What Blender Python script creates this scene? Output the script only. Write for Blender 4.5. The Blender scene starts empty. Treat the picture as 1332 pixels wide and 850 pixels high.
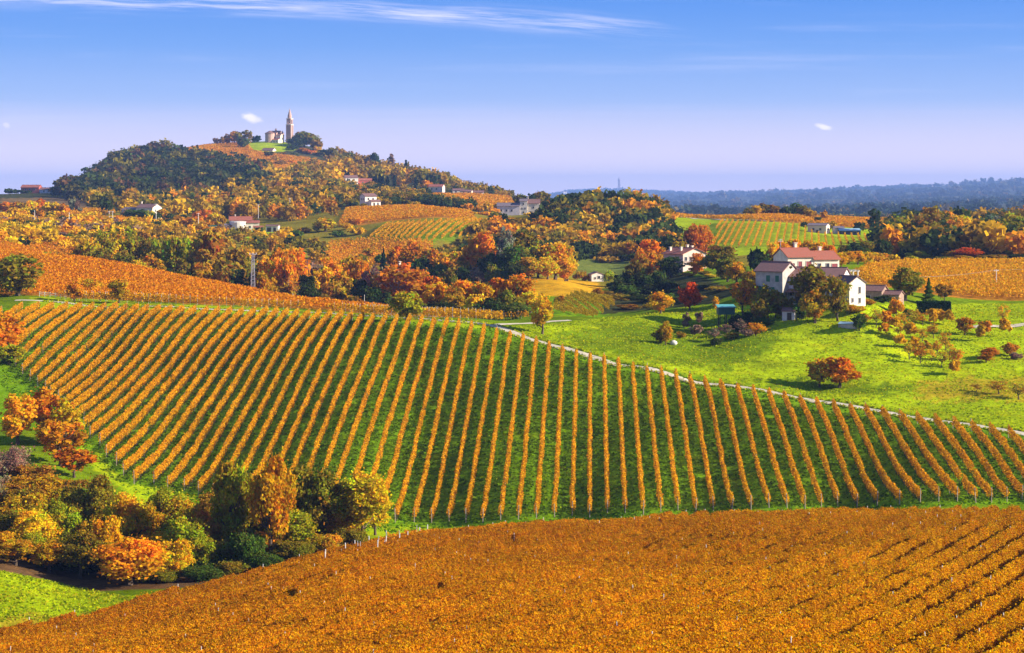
import bpy, math, random
import numpy as np
from mathutils import Vector, Matrix
rng = np.random.default_rng(7)
random.seed(7)
SC = bpy.context.scene
COL = SC.collection
# ------------------------------------------------------------------ camera
F, CU, HV = 2600.0, 666.0, 255.0        # focal length in photo pixels, axis column, eye-level row
cam = bpy.data.cameras.new('camera')
cam.sensor_width = 36.0
cam.lens = 36.0 * F / 1332.0
cam.shift_y = -(425.0 - HV) / 1332.0
cam.clip_start, cam.clip_end = 1.0, 95000.0
camo = bpy.data.objects.new('camera', cam)
COL.objects.link(camo)
camo.location = (0, 0, 0)
camo.rotation_euler = (math.radians(90), 0, 0)
SC.camera = camo
# ------------------------------------------------------------------ world, sun, exposure
SUN_AZ, SUN_EL = math.radians(99), math.radians(24)
world = bpy.data.worlds.new('World')
SC.world = world
world.use_nodes = True
wt = world.node_tree
wt.nodes.clear()


def nd(t, kind, ins=None, **kw):
    n = t.nodes.new(kind)
    for k, v in kw.items():
        setattr(n, k, v)
    for k, v in (ins or {}).items():
        if isinstance(v, bpy.types.NodeSocket):
            t.links.new(v, n.inputs[k])
        else:
            n.inputs[k].default_value = v
    return n


def mth(t, op, a, b=None, c=None, clamp=False):
    ins = {0: a}
    if b is not None:
        ins[1] = b
    if c is not None:
        ins[2] = c
    return nd(t, 'ShaderNodeMath', ins, operation=op, use_clamp=clamp).outputs[0]


def mixc(t, fac, a, b, blend='MIX'):
    n = t.nodes.new('ShaderNodeMix')
    n.data_type = 'RGBA'
    n.blend_type = blend
    for s, v in ((n.inputs[0], fac), (n.inputs[6], a), (n.inputs[7], b)):
        if isinstance(v, bpy.types.NodeSocket):
            t.links.new(v, s)
        else:
            s.default_value = v if isinstance(v, (int, float)) else (*v[:3], 1)
    return n.outputs[2]


def ramp(t, fac, stops):
    n = t.nodes.new('ShaderNodeValToRGB')
    e = n.color_ramp.elements
    while len(e) < len(stops):
        e.new(0.5)
    for k, (p, c) in enumerate(stops):
        e[k].position = p
        e[k].color = (*c, 1) if len(c) == 3 else c
    t.links.new(fac, n.inputs[0])
    return n.outputs[0]


sky = nd(wt, 'ShaderNodeTexSky', sky_type='NISHITA', sun_disc=False, sun_elevation=SUN_EL,
         sun_rotation=SUN_AZ, altitude=200, air_density=1.0, dust_density=0.6, ozone_density=2.0)
tc = nd(wt, 'ShaderNodeTexCoord')
sx = nd(wt, 'ShaderNodeSeparateXYZ', {0: tc.outputs['Generated']})
X, Y, Z = sx.outputs
skyr = ramp(wt, Z, [(0.0, (13.5, 9.8, 8.6)), (0.010, (11.2, 8.6, 8.2)), (0.026, (7.2, 6.3, 7.5)), (0.048, (2.7, 3.9, 7.0)),
                    (0.075, (1.05, 2.65, 6.6)), (0.10, (0.40, 1.95, 6.3)), (0.35, (1.0, 1.9, 4.6)), (1.0, (1.0, 1.7, 3.8))])
skyc = mixc(wt, 0.9, sky.outputs[0], skyr)
yy = mth(wt, 'MAXIMUM', Y, 0.15)
tx = mth(wt, 'DIVIDE', X, yy)
ty = mth(wt, 'DIVIDE', Z, yy)
fwd = mth(wt, 'GREATER_THAN', Y, 0.15)


def wnoise(sxs, sys, off, detail=5, rough=0.6, txn=tx, tyn=ty):
    v = nd(wt, 'ShaderNodeCombineXYZ', {0: mth(wt, 'MULTIPLY', txn, sxs), 1: mth(wt, 'MULTIPLY', tyn, sys), 2: off})
    return nd(wt, 'ShaderNodeTexNoise', {'Vector': v.outputs[0], 'Scale': 1.0, 'Detail': detail, 'Roughness': rough}).outputs[0]


def smooth(x, lo, hi):
    n = nd(wt, 'ShaderNodeMapRange', {0: x, 1: lo, 2: hi}, interpolation_type='SMOOTHSTEP')
    return n.outputs[0]


# long cirrus streak falling to the right, thin veils, two small puffs
t1 = mth(wt, 'ADD', tx, 0.025)
line = mth(wt, 'SUBTRACT', mth(wt, 'SUBTRACT', 0.0905, mth(wt, 'MULTIPLY', t1, 0.062)),
           mth(wt, 'MULTIPLY', mth(wt, 'MULTIPLY', t1, t1), 0.12))
wob = mth(wt, 'MULTIPLY', mth(wt, 'SUBTRACT', wnoise(9, 9, 3.3, 3), 0.5), 0.006)
dl = mth(wt, 'ADD', mth(wt, 'SUBTRACT', ty, line), wob)
g = mth(wt, 'POWER', 2.718, mth(wt, 'MULTIPLY', -1.0, mth(wt, 'POWER', mth(wt, 'ABSOLUTE', mth(wt, 'DIVIDE', dl, 0.0041)), 2.0)))
st = smooth(wnoise(16, 330, 1.7, 6, 0.62, tx, dl), 0.34, 0.76)
st = mth(wt, 'MULTIPLY', mth(wt, 'MULTIPLY', st, g), mth(wt, 'SUBTRACT', 1.0, smooth(tx, 0.03, 0.10)))
faint = mth(wt, 'MULTIPLY', mth(wt, 'MULTIPLY', smooth(wnoise(5, 90, 8.1, 6, 0.6), 0.5, 0.8), 0.13), smooth(ty, 0.004, 0.05))


def puff(u, v, w, h, seed):
    cx, cy = (u - CU) / F, (HV - v) / F
    dx = mth(wt, 'DIVIDE', mth(wt, 'SUBTRACT', tx, cx), w / F)
    dy = mth(wt, 'DIVIDE', mth(wt, 'ADD', mth(wt, 'SUBTRACT', ty, cy), mth(wt, 'MULTIPLY', mth(wt, 'SUBTRACT', tx, cx), 0.22)), h / F)
    r = mth(wt, 'SQRT', mth(wt, 'ADD', mth(wt, 'MULTIPLY', dx, dx), mth(wt, 'MULTIPLY', dy, dy)))
    r = mth(wt, 'ADD', r, mth(wt, 'MULTIPLY', mth(wt, 'SUBTRACT', wnoise(170, 330, seed, 4, 0.6), 0.5), 1.5))
    return mth(wt, 'SUBTRACT', 1.0, smooth(r, 0.35, 1.15))


p1 = puff(327, 154, 15, 7, 2.2)
p2 = puff(1070, 165, 11, 4.5, 5.5)
p3 = mth(wt, 'MULTIPLY', puff(8, 163, 5, 4, 9.5), 0.5)
cl = mth(wt, 'MAXIMUM', mth(wt, 'MAXIMUM', p1, p2), mth(wt, 'MAXIMUM', p3, mth(wt, 'MAXIMUM', mth(wt, 'MULTIPLY', st, 0.78), faint)))
cl = mth(wt, 'MULTIPLY', cl, fwd, clamp=True)
skyc = mixc(wt, cl, skyc, (9.2, 8.4, 9.4))
bg = nd(wt, 'ShaderNodeBackground', {0: skyc, 1: 0.063})
wo = nd(wt, 'ShaderNodeOutputWorld', {0: bg.outputs[0]})

sun = bpy.data.lights.new('sun', 'SUN')
sun.energy = 5.0
sun.angle = math.radians(0.6)
sun.color = (1.0, 0.88, 0.70)
suno = bpy.data.objects.new('sun', sun)
COL.objects.link(suno)
sd = Vector((math.sin(SUN_AZ) * math.cos(SUN_EL), math.cos(SUN_AZ) * math.cos(SUN_EL), math.sin(SUN_EL)))
suno.rotation_euler = sd.to_track_quat('Z', 'Y').to_euler()
SC.view_settings.view_transform = 'Standard'
SC.view_settings.look = 'None'
SC.view_settings.gamma = 1.0
SC.view_settings.use_curve_mapping = False
SC.view_settings.exposure = 1.2
SC.cycles.use_denoising = True
SC.cycles.max_bounces = 6
SC.cycles.diffuse_bounces = 3
SC.cycles.transmission_bounces = 4
SC.cycles.volume_bounces = 0
SC.cycles.caustics_reflective = False
SC.cycles.caustics_refractive = False

# ------------------------------------------------------------------ small helpers
def tag(o, label=None, cat=None, group=None, kind=None):
    if label:
        o['label'] = label
    if cat:
        o['category'] = cat
    if group:
        o['group'] = group
    if kind:
        o['kind'] = kind
    return o


def link(name, data, parent=None):
    o = bpy.data.objects.new(name, data)
    COL.objects.link(o)
    if parent:
        o.parent = parent
    return o


def empty(name, loc, rz=0):
    o = link(name, None)
    o.empty_display_size = 0.3
    o.location = loc
    o.rotation_euler = (0, 0, rz)
    return o


def mesh_np(name, V, Fc, mat, cols=None, smooth=False, vcols=None):
    V = np.asarray(V, dtype=np.float32)
    Fc = np.asarray(Fc, dtype=np.int32)
    k = Fc.shape[1]
    me = bpy.data.meshes.new(name)
    me.vertices.add(len(V))
    me.vertices.foreach_set('co', V.ravel())
    me.loops.add(Fc.size)
    me.loops.foreach_set('vertex_index', Fc.ravel())
    me.polygons.add(len(Fc))
    me.polygons.foreach_set('loop_start', np.arange(0, Fc.size, k, dtype=np.int32))
    if smooth:
        me.polygons.foreach_set('use_smooth', np.ones(len(Fc), dtype=bool))
    if cols is not None:
        a = me.attributes.new('col', 'FLOAT_COLOR', 'FACE')
        a.data.foreach_set('color', np.hstack([cols, np.ones((len(cols), 1))]).astype(np.float32).ravel())
    if vcols is not None:
        a = me.attributes.new('col', 'FLOAT_COLOR', 'POINT')
        a.data.foreach_set('color', np.hstack([vcols, np.ones((len(vcols), 1))]).astype(np.float32).ravel())
    me.materials.append(mat)
    me.update(calc_edges=True)
    return me


class MB:
    """collects simple solids for one mesh"""
    def __init__(s):
        s.v, s.f = [], []

    def add(s, vs, fs):
        o = len(s.v)
        s.v += [tuple(p) for p in vs]
        s.f += [tuple(i + o for i in q) for q in fs]
        return s

    def box(s, x0, x1, y0, y1, z0, z1):
        return s.add([(x0, y0, z0), (x1, y0, z0), (x1, y1, z0), (x0, y1, z0), (x0, y0, z1), (x1, y0, z1), (x1, y1, z1), (x0, y1, z1)],
                     [(0, 3, 2, 1), (4, 5, 6, 7), (0, 1, 5, 4), (1, 2, 6, 5), (2, 3, 7, 6), (3, 0, 4, 7)])

    def tube(s, p, q, r0, r1, n=6, cap=True):
        p, q = Vector(p), Vector(q)
        d = (q - p)
        if d.length < 1e-6:
            return s
        d.normalize()
        a = d.orthogonal().normalized()
        b = d.cross(a)
        vs = []
        for c, r in ((p, r0), (q, r1)):
            for k in range(n):
                t = 2 * math.pi * k / n
                vs.append(c + a * (r * math.cos(t)) + b * (r * math.sin(t)))
        fs = [(k, (k + 1) % n, n + (k + 1) % n, n + k) for k in range(n)]
        if cap:
            fs += [tuple(range(n - 1, -1, -1)), tuple(range(n, 2 * n))]
        return s.add(vs, fs)

    def lathe(s, prof, n=12, a0=0.0, a1=2 * math.pi, cx=0, cy=0):
        full = abs(a1 - a0 - 2 * math.pi) < 1e-6
        m = n if full else n + 1
        vs = []
        for (r, z) in prof:
            for k in range(m):
                t = a0 + (a1 - a0) * k / n
                vs.append((cx + r * math.cos(t), cy + r * math.sin(t), z))
        fs = []
        for i in range(len(prof) - 1):
            for k in range(n):
                k2 = (k + 1) % m
                fs.append((i * m + k, i * m + k2, (i + 1) * m + k2, (i + 1) * m + k))
        return s.add(vs, fs)

    def mesh(s, name, mat, smooth=False):
        me = bpy.data.meshes.new(name)
        me.from_pydata(s.v, [], s.f)
        me.materials.append(mat)
        if smooth:
            me.polygons.foreach_set('use_smooth', [True] * len(me.polygons))
        me.update()
        return me

    def obj(s, name, mat, parent=None, smooth=False):
        return link(name, s.mesh(name, mat, smooth), parent)


def snoise(x, y, sc, seed=0.0):
    x = x / sc + seed * 7.3
    y = y / sc + seed * 3.1
    return (np.sin(x * 1.7 + np.sin(y * 1.3 + 1.1) * 1.4) + np.sin(y * 1.9 + np.sin(x * 1.1 + 0.6) * 1.5) +
            0.6 * np.sin(x * 3.7 + y * 2.9 + 0.4) + 0.5 * np.sin(x * 5.3 - y * 4.7 + 2.0)) / 3.1


def inpoly(px, py, poly):
    px, py = np.asarray(px, float), np.asarray(py, float)
    r = np.zeros(px.shape, bool)
    n = len(poly)
    for i in range(n):
        x0, y0 = poly[i]
        x1, y1 = poly[(i + 1) % n]
        if y0 == y1:
            continue
        c = ((y0 > py) != (y1 > py)) & (px < (x1 - x0) * (py - y0) / (y1 - y0) + x0)
        r ^= c
    return r


# ------------------------------------------------------------------ materials
def new_mat(name):
    m = bpy.data.materials.new(name)
    m.use_nodes = True
    m.node_tree.nodes.clear()
    return m, m.node_tree


def noise_node(t, scale, detail=4, rough=0.6, vec=None, dist=0.0):
    if vec is None:
        vec = nd(t, 'ShaderNodeTexCoord').outputs['Object']
    return nd(t, 'ShaderNodeTexNoise', {'Vector': vec, 'Scale': scale, 'Detail': detail, 'Roughness': rough, 'Distortion': dist}).outputs[0]


def plain(name, c, rough=0.8, var=0.25, scale=1.5, bump=0.0, bscale=8.0, metal=0.0, c2=None):
    m, t = new_mat(name)
    f = noise_node(t, scale, 6, 0.65)
    f = nd(t, 'ShaderNodeMapRange', {0: f, 1: 0.3, 2: 0.7}).outputs[0]
    lo = c2 or tuple(x * (1 - var) for x in c)
    hi = tuple(min(1, x * (1 + var * 0.6)) for x in c)
    colr = mixc(t, f, lo, hi)
    p = nd(t, 'ShaderNodeBsdfPrincipled', {'Base Color': colr, 'Roughness': rough, 'Metallic': metal})
    if bump:
        b = nd(t, 'ShaderNodeBump', {'Height': noise_node(t, bscale, 4), 'Strength': bump, 'Distance': 0.05})
        t.links.new(b.outputs[0], p.inputs['Normal'])
    nd(t, 'ShaderNodeOutputMaterial', {0: p.outputs[0]})
    return m


def leaf_mat(name, use_obj, trans=0.42):
    m, t = new_mat(name)
    a = nd(t, 'ShaderNodeAttribute', attribute_name='col').outputs[0]
    if use_obj:
        a = mixc(t, 1.0, nd(t, 'ShaderNodeObjectInfo').outputs['Color'], a, 'MULTIPLY')
    d = nd(t, 'ShaderNodeBsdfDiffuse', {0: a, 1: 0.0})
    tr = nd(t, 'ShaderNodeBsdfTranslucent', {0: a})
    mx = nd(t, 'ShaderNodeMixShader', {0: trans, 1: d.outputs[0], 2: tr.outputs[0]})
    nd(t, 'ShaderNodeOutputMaterial', {0: mx.outputs[0]})
    return m


def roof_mat(name, c, c2):
    m, t = new_mat(name)
    vec = nd(t, 'ShaderNodeTexCoord').outputs['Object']
    w = nd(t, 'ShaderNodeTexWave', {'Vector': vec, 'Scale': 1.6, 'Distortion': 0.6, 'Detail': 2.0}, bands_direction='X')
    f = noise_node(t, 2.2, 6, 0.7, vec)
    f = nd(t, 'ShaderNodeMapRange', {0: f, 1: 0.32, 2: 0.68}).outputs[0]
    colr = mixc(t, f, c, c2)
    colr = mixc(t, mth(t, 'MULTIPLY', w.outputs[1], 0.35), colr, tuple(x * 0.55 for x in c))
    b = nd(t, 'ShaderNodeBump', {'Height': w.outputs[1], 'Strength': 0.6, 'Distance': 0.08})
    p = nd(t, 'ShaderNodeBsdfPrincipled', {'Base Color': colr, 'Roughness': 0.85, 'Normal': b.outputs[0]})
    nd(t, 'ShaderNodeOutputMaterial', {0: p.outputs[0]})
    return m


M = {}
M['leaf'] = leaf_mat('vine_leaves', False)
M['tree'] = leaf_mat('tree_leaves', True)
M['wood'] = leaf_mat('wood_leaves', False, 0.36)
M['bark'] = plain('bark', (0.09, 0.06, 0.04), 0.9, 0.4, 3.0, 0.5)
M['palebark'] = plain('pale_bark', (0.42, 0.34, 0.27), 0.9, 0.3, 3.0, 0.3)
M['post'] = plain('weathered_post', (0.33, 0.27, 0.20), 0.85, 0.35, 2.0)
M['whitepost'] = plain('pale_concrete_post', (0.62, 0.60, 0.55), 0.85, 0.2, 2.0)
M['gravel'] = plain('gravel', (0.46, 0.40, 0.32), 0.95, 0.5, 0.9, 0.4, 6.0, c2=(0.26, 0.24, 0.13))
M['white'] = plain('white_render', (0.74, 0.68, 0.60), 0.9, 0.28, 0.8, 0.15)
M['cream'] = plain('cream_render', (0.74, 0.65, 0.52), 0.9, 0.25, 0.8, 0.15)
M['pink'] = plain('pink_render', (0.66, 0.50, 0.44), 0.9, 0.15, 0.5, 0.1)
M['greystone'] = plain('old_grey_render', (0.44, 0.40, 0.37), 0.95, 0.35, 0.7, 0.3, 4.0)
M['lavender'] = plain('pale_lilac_render', (0.66, 0.60, 0.62), 0.95, 0.2, 0.6, 0.1)
M['rubble'] = plain('rubble_stone', (0.32, 0.22, 0.17), 0.95, 0.4, 1.5, 0.5, 3.0)
M['redwall'] = plain('red_painted_render', (0.45, 0.10, 0.07), 0.9, 0.2, 0.6)
M['brickpink'] = plain('pale_brick', (0.50, 0.33, 0.27), 0.9, 0.2, 0.4)
M['darkbrick'] = plain('dark_pink_brick', (0.36, 0.24, 0.21), 0.9, 0.25, 0.4)
M['roofred'] = roof_mat('red_roof_tiles', (0.40, 0.095, 0.05), (0.29, 0.12, 0.075))
M['roofold'] = roof_mat('old_brown_roof_tiles', (0.27, 0.13, 0.105), (0.15, 0.085, 0.08))
M['roofgrey'] = roof_mat('grey_roof', (0.22, 0.17, 0.19), (0.14, 0.11, 0.13))
M['glass'] = plain('dark_window', (0.03, 0.035, 0.05), 0.25, 0.2)
M['frame'] = plain('window_frame', (0.45, 0.42, 0.38), 0.6, 0.1)
M['shgreen'] = plain('green_shutter', (0.015, 0.14, 0.07), 0.6, 0.2)
M['shred'] = plain('dark_red_shutter', (0.26, 0.03, 0.04), 0.6, 0.2)
M['dkgreen'] = plain('dark_green_sheet', (0.01, 0.09, 0.06), 0.5, 0.25, 1.2)
M['teal'] = plain('teal_roof_sheet', (0.10, 0.38, 0.34), 0.4, 0.2, 1.2)
M['steel'] = plain('galvanised_steel', (0.42, 0.43, 0.47), 0.45, 0.15, 2.0, metal=0.4)
M['bluesheet'] = plain('pale_blue_cover', (0.30, 0.48, 0.58), 0.5, 0.15)
M['awning'] = plain('orange_awning', (0.5, 0.16, 0.05), 0.8, 0.2)
M['darkwood'] = plain('dark_timber', (0.07, 0.045, 0.03), 0.9, 0.3, 3.0)
M['wire'] = plain('power_line', (0.30, 0.28, 0.26), 0.5, 0.1)
M['darkpaint'] = plain('dark_blue_paint', (0.04, 0.05, 0.09), 0.35, 0.2)

# ground: vertex colour is ground cover plus shade put in on the knoll flank; noise gives tufts and wear
gm, t = new_mat('ground_cover')
a = nd(t, 'ShaderNodeAttribute', attribute_name='col').outputs[0]
pos = nd(t, 'ShaderNodeNewGeometry').outputs['Position']
n1 = noise_node(t, 0.55, 9, 0.78, pos)
n2 = noise_node(t, 0.05, 5, 0.6, pos)
n3 = noise_node(t, 4.5, 3, 0.7, pos)
k1 = nd(t, 'ShaderNodeMapRange', {0: n1, 1: 0.3, 2: 0.72, 3: 0.42, 4: 1.6}).outputs[0]
k2 = nd(t, 'ShaderNodeMapRange', {0: n2, 1: 0.3, 2: 0.7, 3: 0.75, 4: 1.25}).outputs[0]
k3 = nd(t, 'ShaderNodeMapRange', {0: n3, 1: 0.3, 2: 0.7, 3: 0.72, 4: 1.28}).outputs[0]
kk = mth(t, 'MULTIPLY', mth(t, 'MULTIPLY', k1, k2), k3)
kc = nd(t, 'ShaderNodeCombineXYZ', {0: kk, 1: kk, 2: kk}).outputs[0]
c1 = mixc(t, 1.0, a, kc, 'MULTIPLY')
dry = nd(t, 'ShaderNodeMapRange', {0: noise_node(t, 0.16, 7, 0.7, pos), 1: 0.52, 2: 0.74, 3: 0.0, 4: 0.55}).outputs[0]
c1 = mixc(t, dry, c1, mixc(t, 1.0, c1, (1.75, 1.1, 0.7), 'MULTIPLY'))
bmp = nd(t, 'ShaderNodeBump', {'Height': mth(t, 'ADD', n1, mth(t, 'MULTIPLY', n3, 0.5)), 'Strength': 0.45, 'Distance': 0.4})
dd = nd(t, 'ShaderNodeBsdfDiffuse', {0: c1, 'Normal': bmp.outputs[0]})
nd(t, 'ShaderNodeOutputMaterial', {0: dd.outputs[0]})
M['ground'] = gm

# ------------------------------------------------------------------ terrain
# surveyed heights: (column, row, distance in m) of points on the ground
CP = [
 # near hillside under the camera and the front vineyard
 (0, 1200, 60), (666, 1080, 60), (1332, 1050, 60), (0, 1050, 100), (0, 930, 145), (666, 960, 85), (1332, 960, 80),
 (0, 860, 182), (200, 862, 163), (400, 864, 147), (666, 866, 130), (1000, 866, 118), (1332, 866, 112),
 (300, 790, 203), (120, 822, 203), (0, 832, 202), (430, 752, 208), (550, 712, 240), (480, 730, 224),
 (400, 800, 178), (666, 766, 180), (1000, 766, 170), (1332, 766, 160), (666, 716, 225), (700, 694, 250), (900, 684, 247), (1100, 679, 246), (1332, 676, 242),
 (1000, 715, 205), (1332, 710, 198), (820, 740, 200), (850, 800, 155), (1150, 800, 145),
 # gully on the left
 (60, 772, 227), (150, 774, 230), (0, 740, 238), (0, 790, 215), (110, 770, 236), (240, 760, 241), (350, 737, 248), (450, 715, 252), (510, 697, 262),
 (0, 705, 262), (120, 722, 262), (240, 718, 266), (350, 706, 270), (450, 700, 268), (40, 640, 290), (110, 650, 288), (200, 668, 285), (330, 668, 284), (420, 676, 282),
 (0, 560, 330), (30, 590, 310),
 # striped vineyard
 (10, 430, 405), (37, 491, 377), (70, 520, 358), (98, 548, 340), (135, 590, 320), (171, 628, 304), (270, 648, 300), (400, 665, 294), (510, 680, 290), (600, 682, 290), (750, 675, 292), (900, 667, 291), (1100, 662, 288), (1332, 652, 284),
 (60, 401, 430), (200, 404, 430), (360, 409, 430), (450, 414, 415), (520, 418, 402), (600, 424, 392), (670, 442, 384), (760, 465, 372), (850, 486, 362), (950, 507, 350), (1050, 526, 342), (1150, 542, 333), (1250, 557, 325), (1332, 570, 318),
 (250, 470, 385), (300, 540, 345), (200, 520, 358), (450, 520, 345), (450, 590, 318), (650, 540, 338), (650, 610, 310), (850, 560, 330), (850, 610, 308), (1050, 590, 312), (1200, 600, 304), (1330, 610, 300),
 (120, 450, 402), (560, 460, 374),
 # road verge and the knoll
 (30, 392, 440), (200, 396, 441), (400, 404, 438), (560, 414, 408), (640, 421, 398), (690, 432, 392), (760, 456, 380), (850, 475, 371), (950, 497, 359), (1050, 515, 350), (1150, 531, 341), (1250, 546, 333), (1332, 558, 326),
 (700, 424, 408), (760, 420, 420), (800, 413, 438), (850, 407, 452), (900, 401, 462), (940, 399, 458), (780, 440, 400), (860, 450, 392), (900, 425, 425), (950, 440, 404),
 (900, 480, 372), (1000, 470, 378), (1000, 440, 398), (985, 410, 424), (1010, 396, 428), (1050, 393, 426), (1100, 397, 416), (1122, 399, 412), (1088, 398, 412), (1060, 418, 408), (1100, 440, 396), (1100, 480, 371), (1050, 372, 456), (1000, 372, 462),
 (1180, 430, 404), (1180, 470, 378), (1200, 505, 360), (1280, 500, 364), (1332, 512, 358), (1332, 540, 336), (1200, 525, 347), (1260, 450, 394), (1332, 455, 394), (1300, 480, 376), (1300, 425, 415), (1332, 410, 430), (1240, 407, 430), (1160, 396, 430), (1180, 385, 450), (1240, 388, 465), (1332, 392, 462),
 (1140, 362, 500), (1200, 352, 555), (1332, 352, 565), (1240, 369, 505), (1332, 372, 505), (1200, 343, 610), (1332, 341, 620),
 # behind the crest: bank, valley, fields
 (820, 412, 480), (780, 420, 470), (860, 398, 500), (930, 388, 485), (850, 385, 535), (900, 368, 560), (885, 352, 615), (930, 352, 610), (950, 362, 560), (810, 395, 545), (800, 378, 620),
 (700, 418, 440), (640, 420, 445), (740, 407, 462), (760, 396, 505), (790, 392, 520), (740, 386, 530), (680, 388, 530), (700, 378, 560), (740, 368, 600), (690, 366, 612), (775, 367, 690), (760, 362, 720), (820, 350, 790), (790, 342, 830), (840, 336, 850), (700, 352, 720), (640, 352, 720),
 (620, 412, 470), (560, 414, 480), (650, 398, 500), (600, 396, 520),
 # orange slope on the left above the road
 (100, 372, 495), (200, 383, 480), (20, 342, 575), (0, 322, 650), (100, 341, 590), (200, 358, 560), (300, 378, 520), (450, 401, 460), (560, 413, 420), (370, 395, 480), (-80, 330, 640), (-80, 395, 450),
 # gully behind it
 (110, 366, 640), (200, 378, 640), (300, 396, 610), (400, 404, 600), (480, 406, 580), (540, 400, 590), (300, 372, 700), (400, 372, 700), (500, 368, 700), (580, 362, 700), (200, 345, 720), (100, 326, 740),
 (520, 352, 760), (450, 350, 790), (560, 340, 800), (620, 338, 830), (400, 335, 830), (480, 330, 860), (560, 322, 860), (620, 318, 900), (350, 318, 880), (330, 309, 930), (318, 301, 985), (260, 302, 950), (200, 300, 960), (100, 305, 850), (30, 308, 800), (0, 300, 860), (60, 288, 980), (150, 288, 1020), (190, 284, 1055), (110, 276, 1130), (30, 276, 1150), (250, 290, 1040),
 (540, 300, 900), (620, 292, 930), (540, 284, 990), (500, 274, 1080), (480, 270, 1150), (600, 276, 1050), (440, 280, 1080), (400, 290, 1030), (380, 278, 1180), (660, 283, 1120), (670, 279, 1155), (640, 300, 960), (690, 275, 1200), (720, 270, 1260),
 # church hill
 (60, 264, 1420), (100, 260, 1500), (0, 260, 1450), (45, 252, 1720), (0, 254, 1750), (90, 250, 1720), (80, 252, 1850), (130, 232, 1900), (200, 262, 1450), (300, 270, 1300), (400, 262, 1350), (200, 240, 1700), (300, 235, 1700), (400, 232, 1750), (350, 215, 2000), (270, 205, 2050),
 (150, 214, 2050), (215, 199, 2180), (270, 190, 2250), (320, 186, 2300), (350, 185, 2300), (375, 187, 2300), (400, 190, 2290), (350, 198, 2180), (440, 208, 2230), (500, 224, 2120), (560, 238, 1960), (620, 250, 1800), (665, 258, 1650), (463, 242, 1700), (540, 247, 1660), (500, 252, 1550), (440, 252, 1550), (580, 262, 1380), (540, 264, 1330), (620, 266, 1320), (660, 266, 1400), (690, 263, 1500), (590, 252, 1640),
 (20, 262, 2300), (150, 240, 2500), (270, 215, 2700), (350, 210, 2750), (440, 230, 2700), (560, 252, 2450), (660, 264, 2200),
 # wooded hill in the middle, terraces on the right
 (780, 268, 1050), (830, 272, 1060), (720, 276, 1040), (680, 292, 960), (700, 320, 880), (760, 320, 900), (830, 312, 930), (860, 290, 1000), (780, 282, 980), (880, 293, 990), (880, 283, 1080), (900, 308, 910), (920, 322, 820), (870, 330, 780),
 (960, 306, 870), (950, 332, 740), (1000, 290, 950), (1000, 283, 1020), (1040, 288, 990), (1065, 304, 900), (1000, 322, 790), (1060, 330, 700), (1100, 318, 820), (1150, 318, 830), (1150, 296, 980), (1100, 300, 940), (1150, 335, 690), (1040, 345, 560), (960, 352, 600),
 (1250, 330, 690), (1332, 328, 700), (1250, 305, 850), (1332, 305, 850), (1200, 290, 1050), (1332, 290, 1080),
 (780, 275, 1250), (900, 285, 1300), (1050, 288, 1300), (1200, 292, 1400), (1332, 292, 1400),
 # distant plain and blue hills
 (700, 282, 2200), (850, 290, 2200), (1000, 290, 2300), (1332, 292, 2300),
 (740, 272, 3300), (900, 278, 3300), (1100, 276, 3300), (1332, 268, 3200),
 (700, 258, 5200), (740, 251, 5200), (800, 249, 5400), (860, 254, 5200), (950, 255, 5000), (1040, 253, 4900), (1100, 249, 4900), (1200, 244, 4800), (1270, 243, 4700), (1332, 236, 4600),
 (900, 266, 4100), (1050, 263, 4000), (1200, 257, 3950), (1332, 250, 3900),
 (0, 285, 3500), (200, 280, 3600), (400, 280, 3600), (600, 280, 3500), (0, 274, 6000), (350, 274, 6000), (600, 272, 6000),
 (740, 268, 6800), (1040, 268, 6600), (1332, 262, 6200), (0, 268, 9600), (666, 267, 9600), (1332, 267, 9600),
]
ext = []
for (u, v, d) in CP:
    if u < 120 and u >= 0:
        ext.append((u - 420, v, d * 1.0)); ext.append((u - 950, v, d))
    if u > 1230:
        ext.append((u + 420, v, d)); ext.append((u + 950, v, d))
CPa = np.array(CP + ext, float)
CPa[:, 2] = np.where(CPa[:, 2] > 3000, 3000 + (CPa[:, 2] - 3000) * 7.0, CPa[:, 2])
_, ui = np.unique(np.round(CPa[:, [0, 2]], 1), axis=0, return_index=True)
CPa = CPa[ui]
KU, KS = 1 / 130.0, 6.5


def feat(u, d):
    return np.stack([np.asarray(u, float) * KU, np.log(d) * KS], -1)


Pc = feat(CPa[:, 0], CPa[:, 2])


def kern(r2):
    return np.sqrt(r2 + 0.30)


n = len(Pc)
A = kern(((Pc[:, None] - Pc[None]) ** 2).sum(-1)) - np.eye(n) * 0.012
Q = np.hstack([np.ones((n, 1)), Pc])
K = np.block([[A, Q], [Q.T, np.zeros((3, 3))]])
base_v = CPa[:, 1]
w = np.linalg.solve(K, np.concatenate([base_v, np.zeros(3)]))


def rbf(u, d):
    p = feat(u, d)
    sh = p.shape[:-1]
    p = p.reshape(-1, 2)
    out = np.empty(len(p))
    for i in range(0, len(p), 20000):
        q = p[i:i + 20000]
        r2 = ((q[:, None, :] - Pc[None]) ** 2).sum(-1)
        out[i:i + 20000] = kern(r2) @ w[:n] + w[n] + q @ w[n + 1:]
    return out.reshape(sh)


us = np.concatenate([np.arange(-900, -120, 30), np.arange(-120, 1452, 4.6), np.arange(1460, 2240, 30)])
ds = np.exp(np.concatenate([np.linspace(math.log(50), math.log(108), 22, endpoint=False),
                            np.linspace(math.log(108), math.log(720), 350, endpoint=False),
                            np.linspace(math.log(720), math.log(2700), 120, endpoint=False),
                            np.linspace(math.log(2700), math.log(26500), 72)]))
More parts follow.
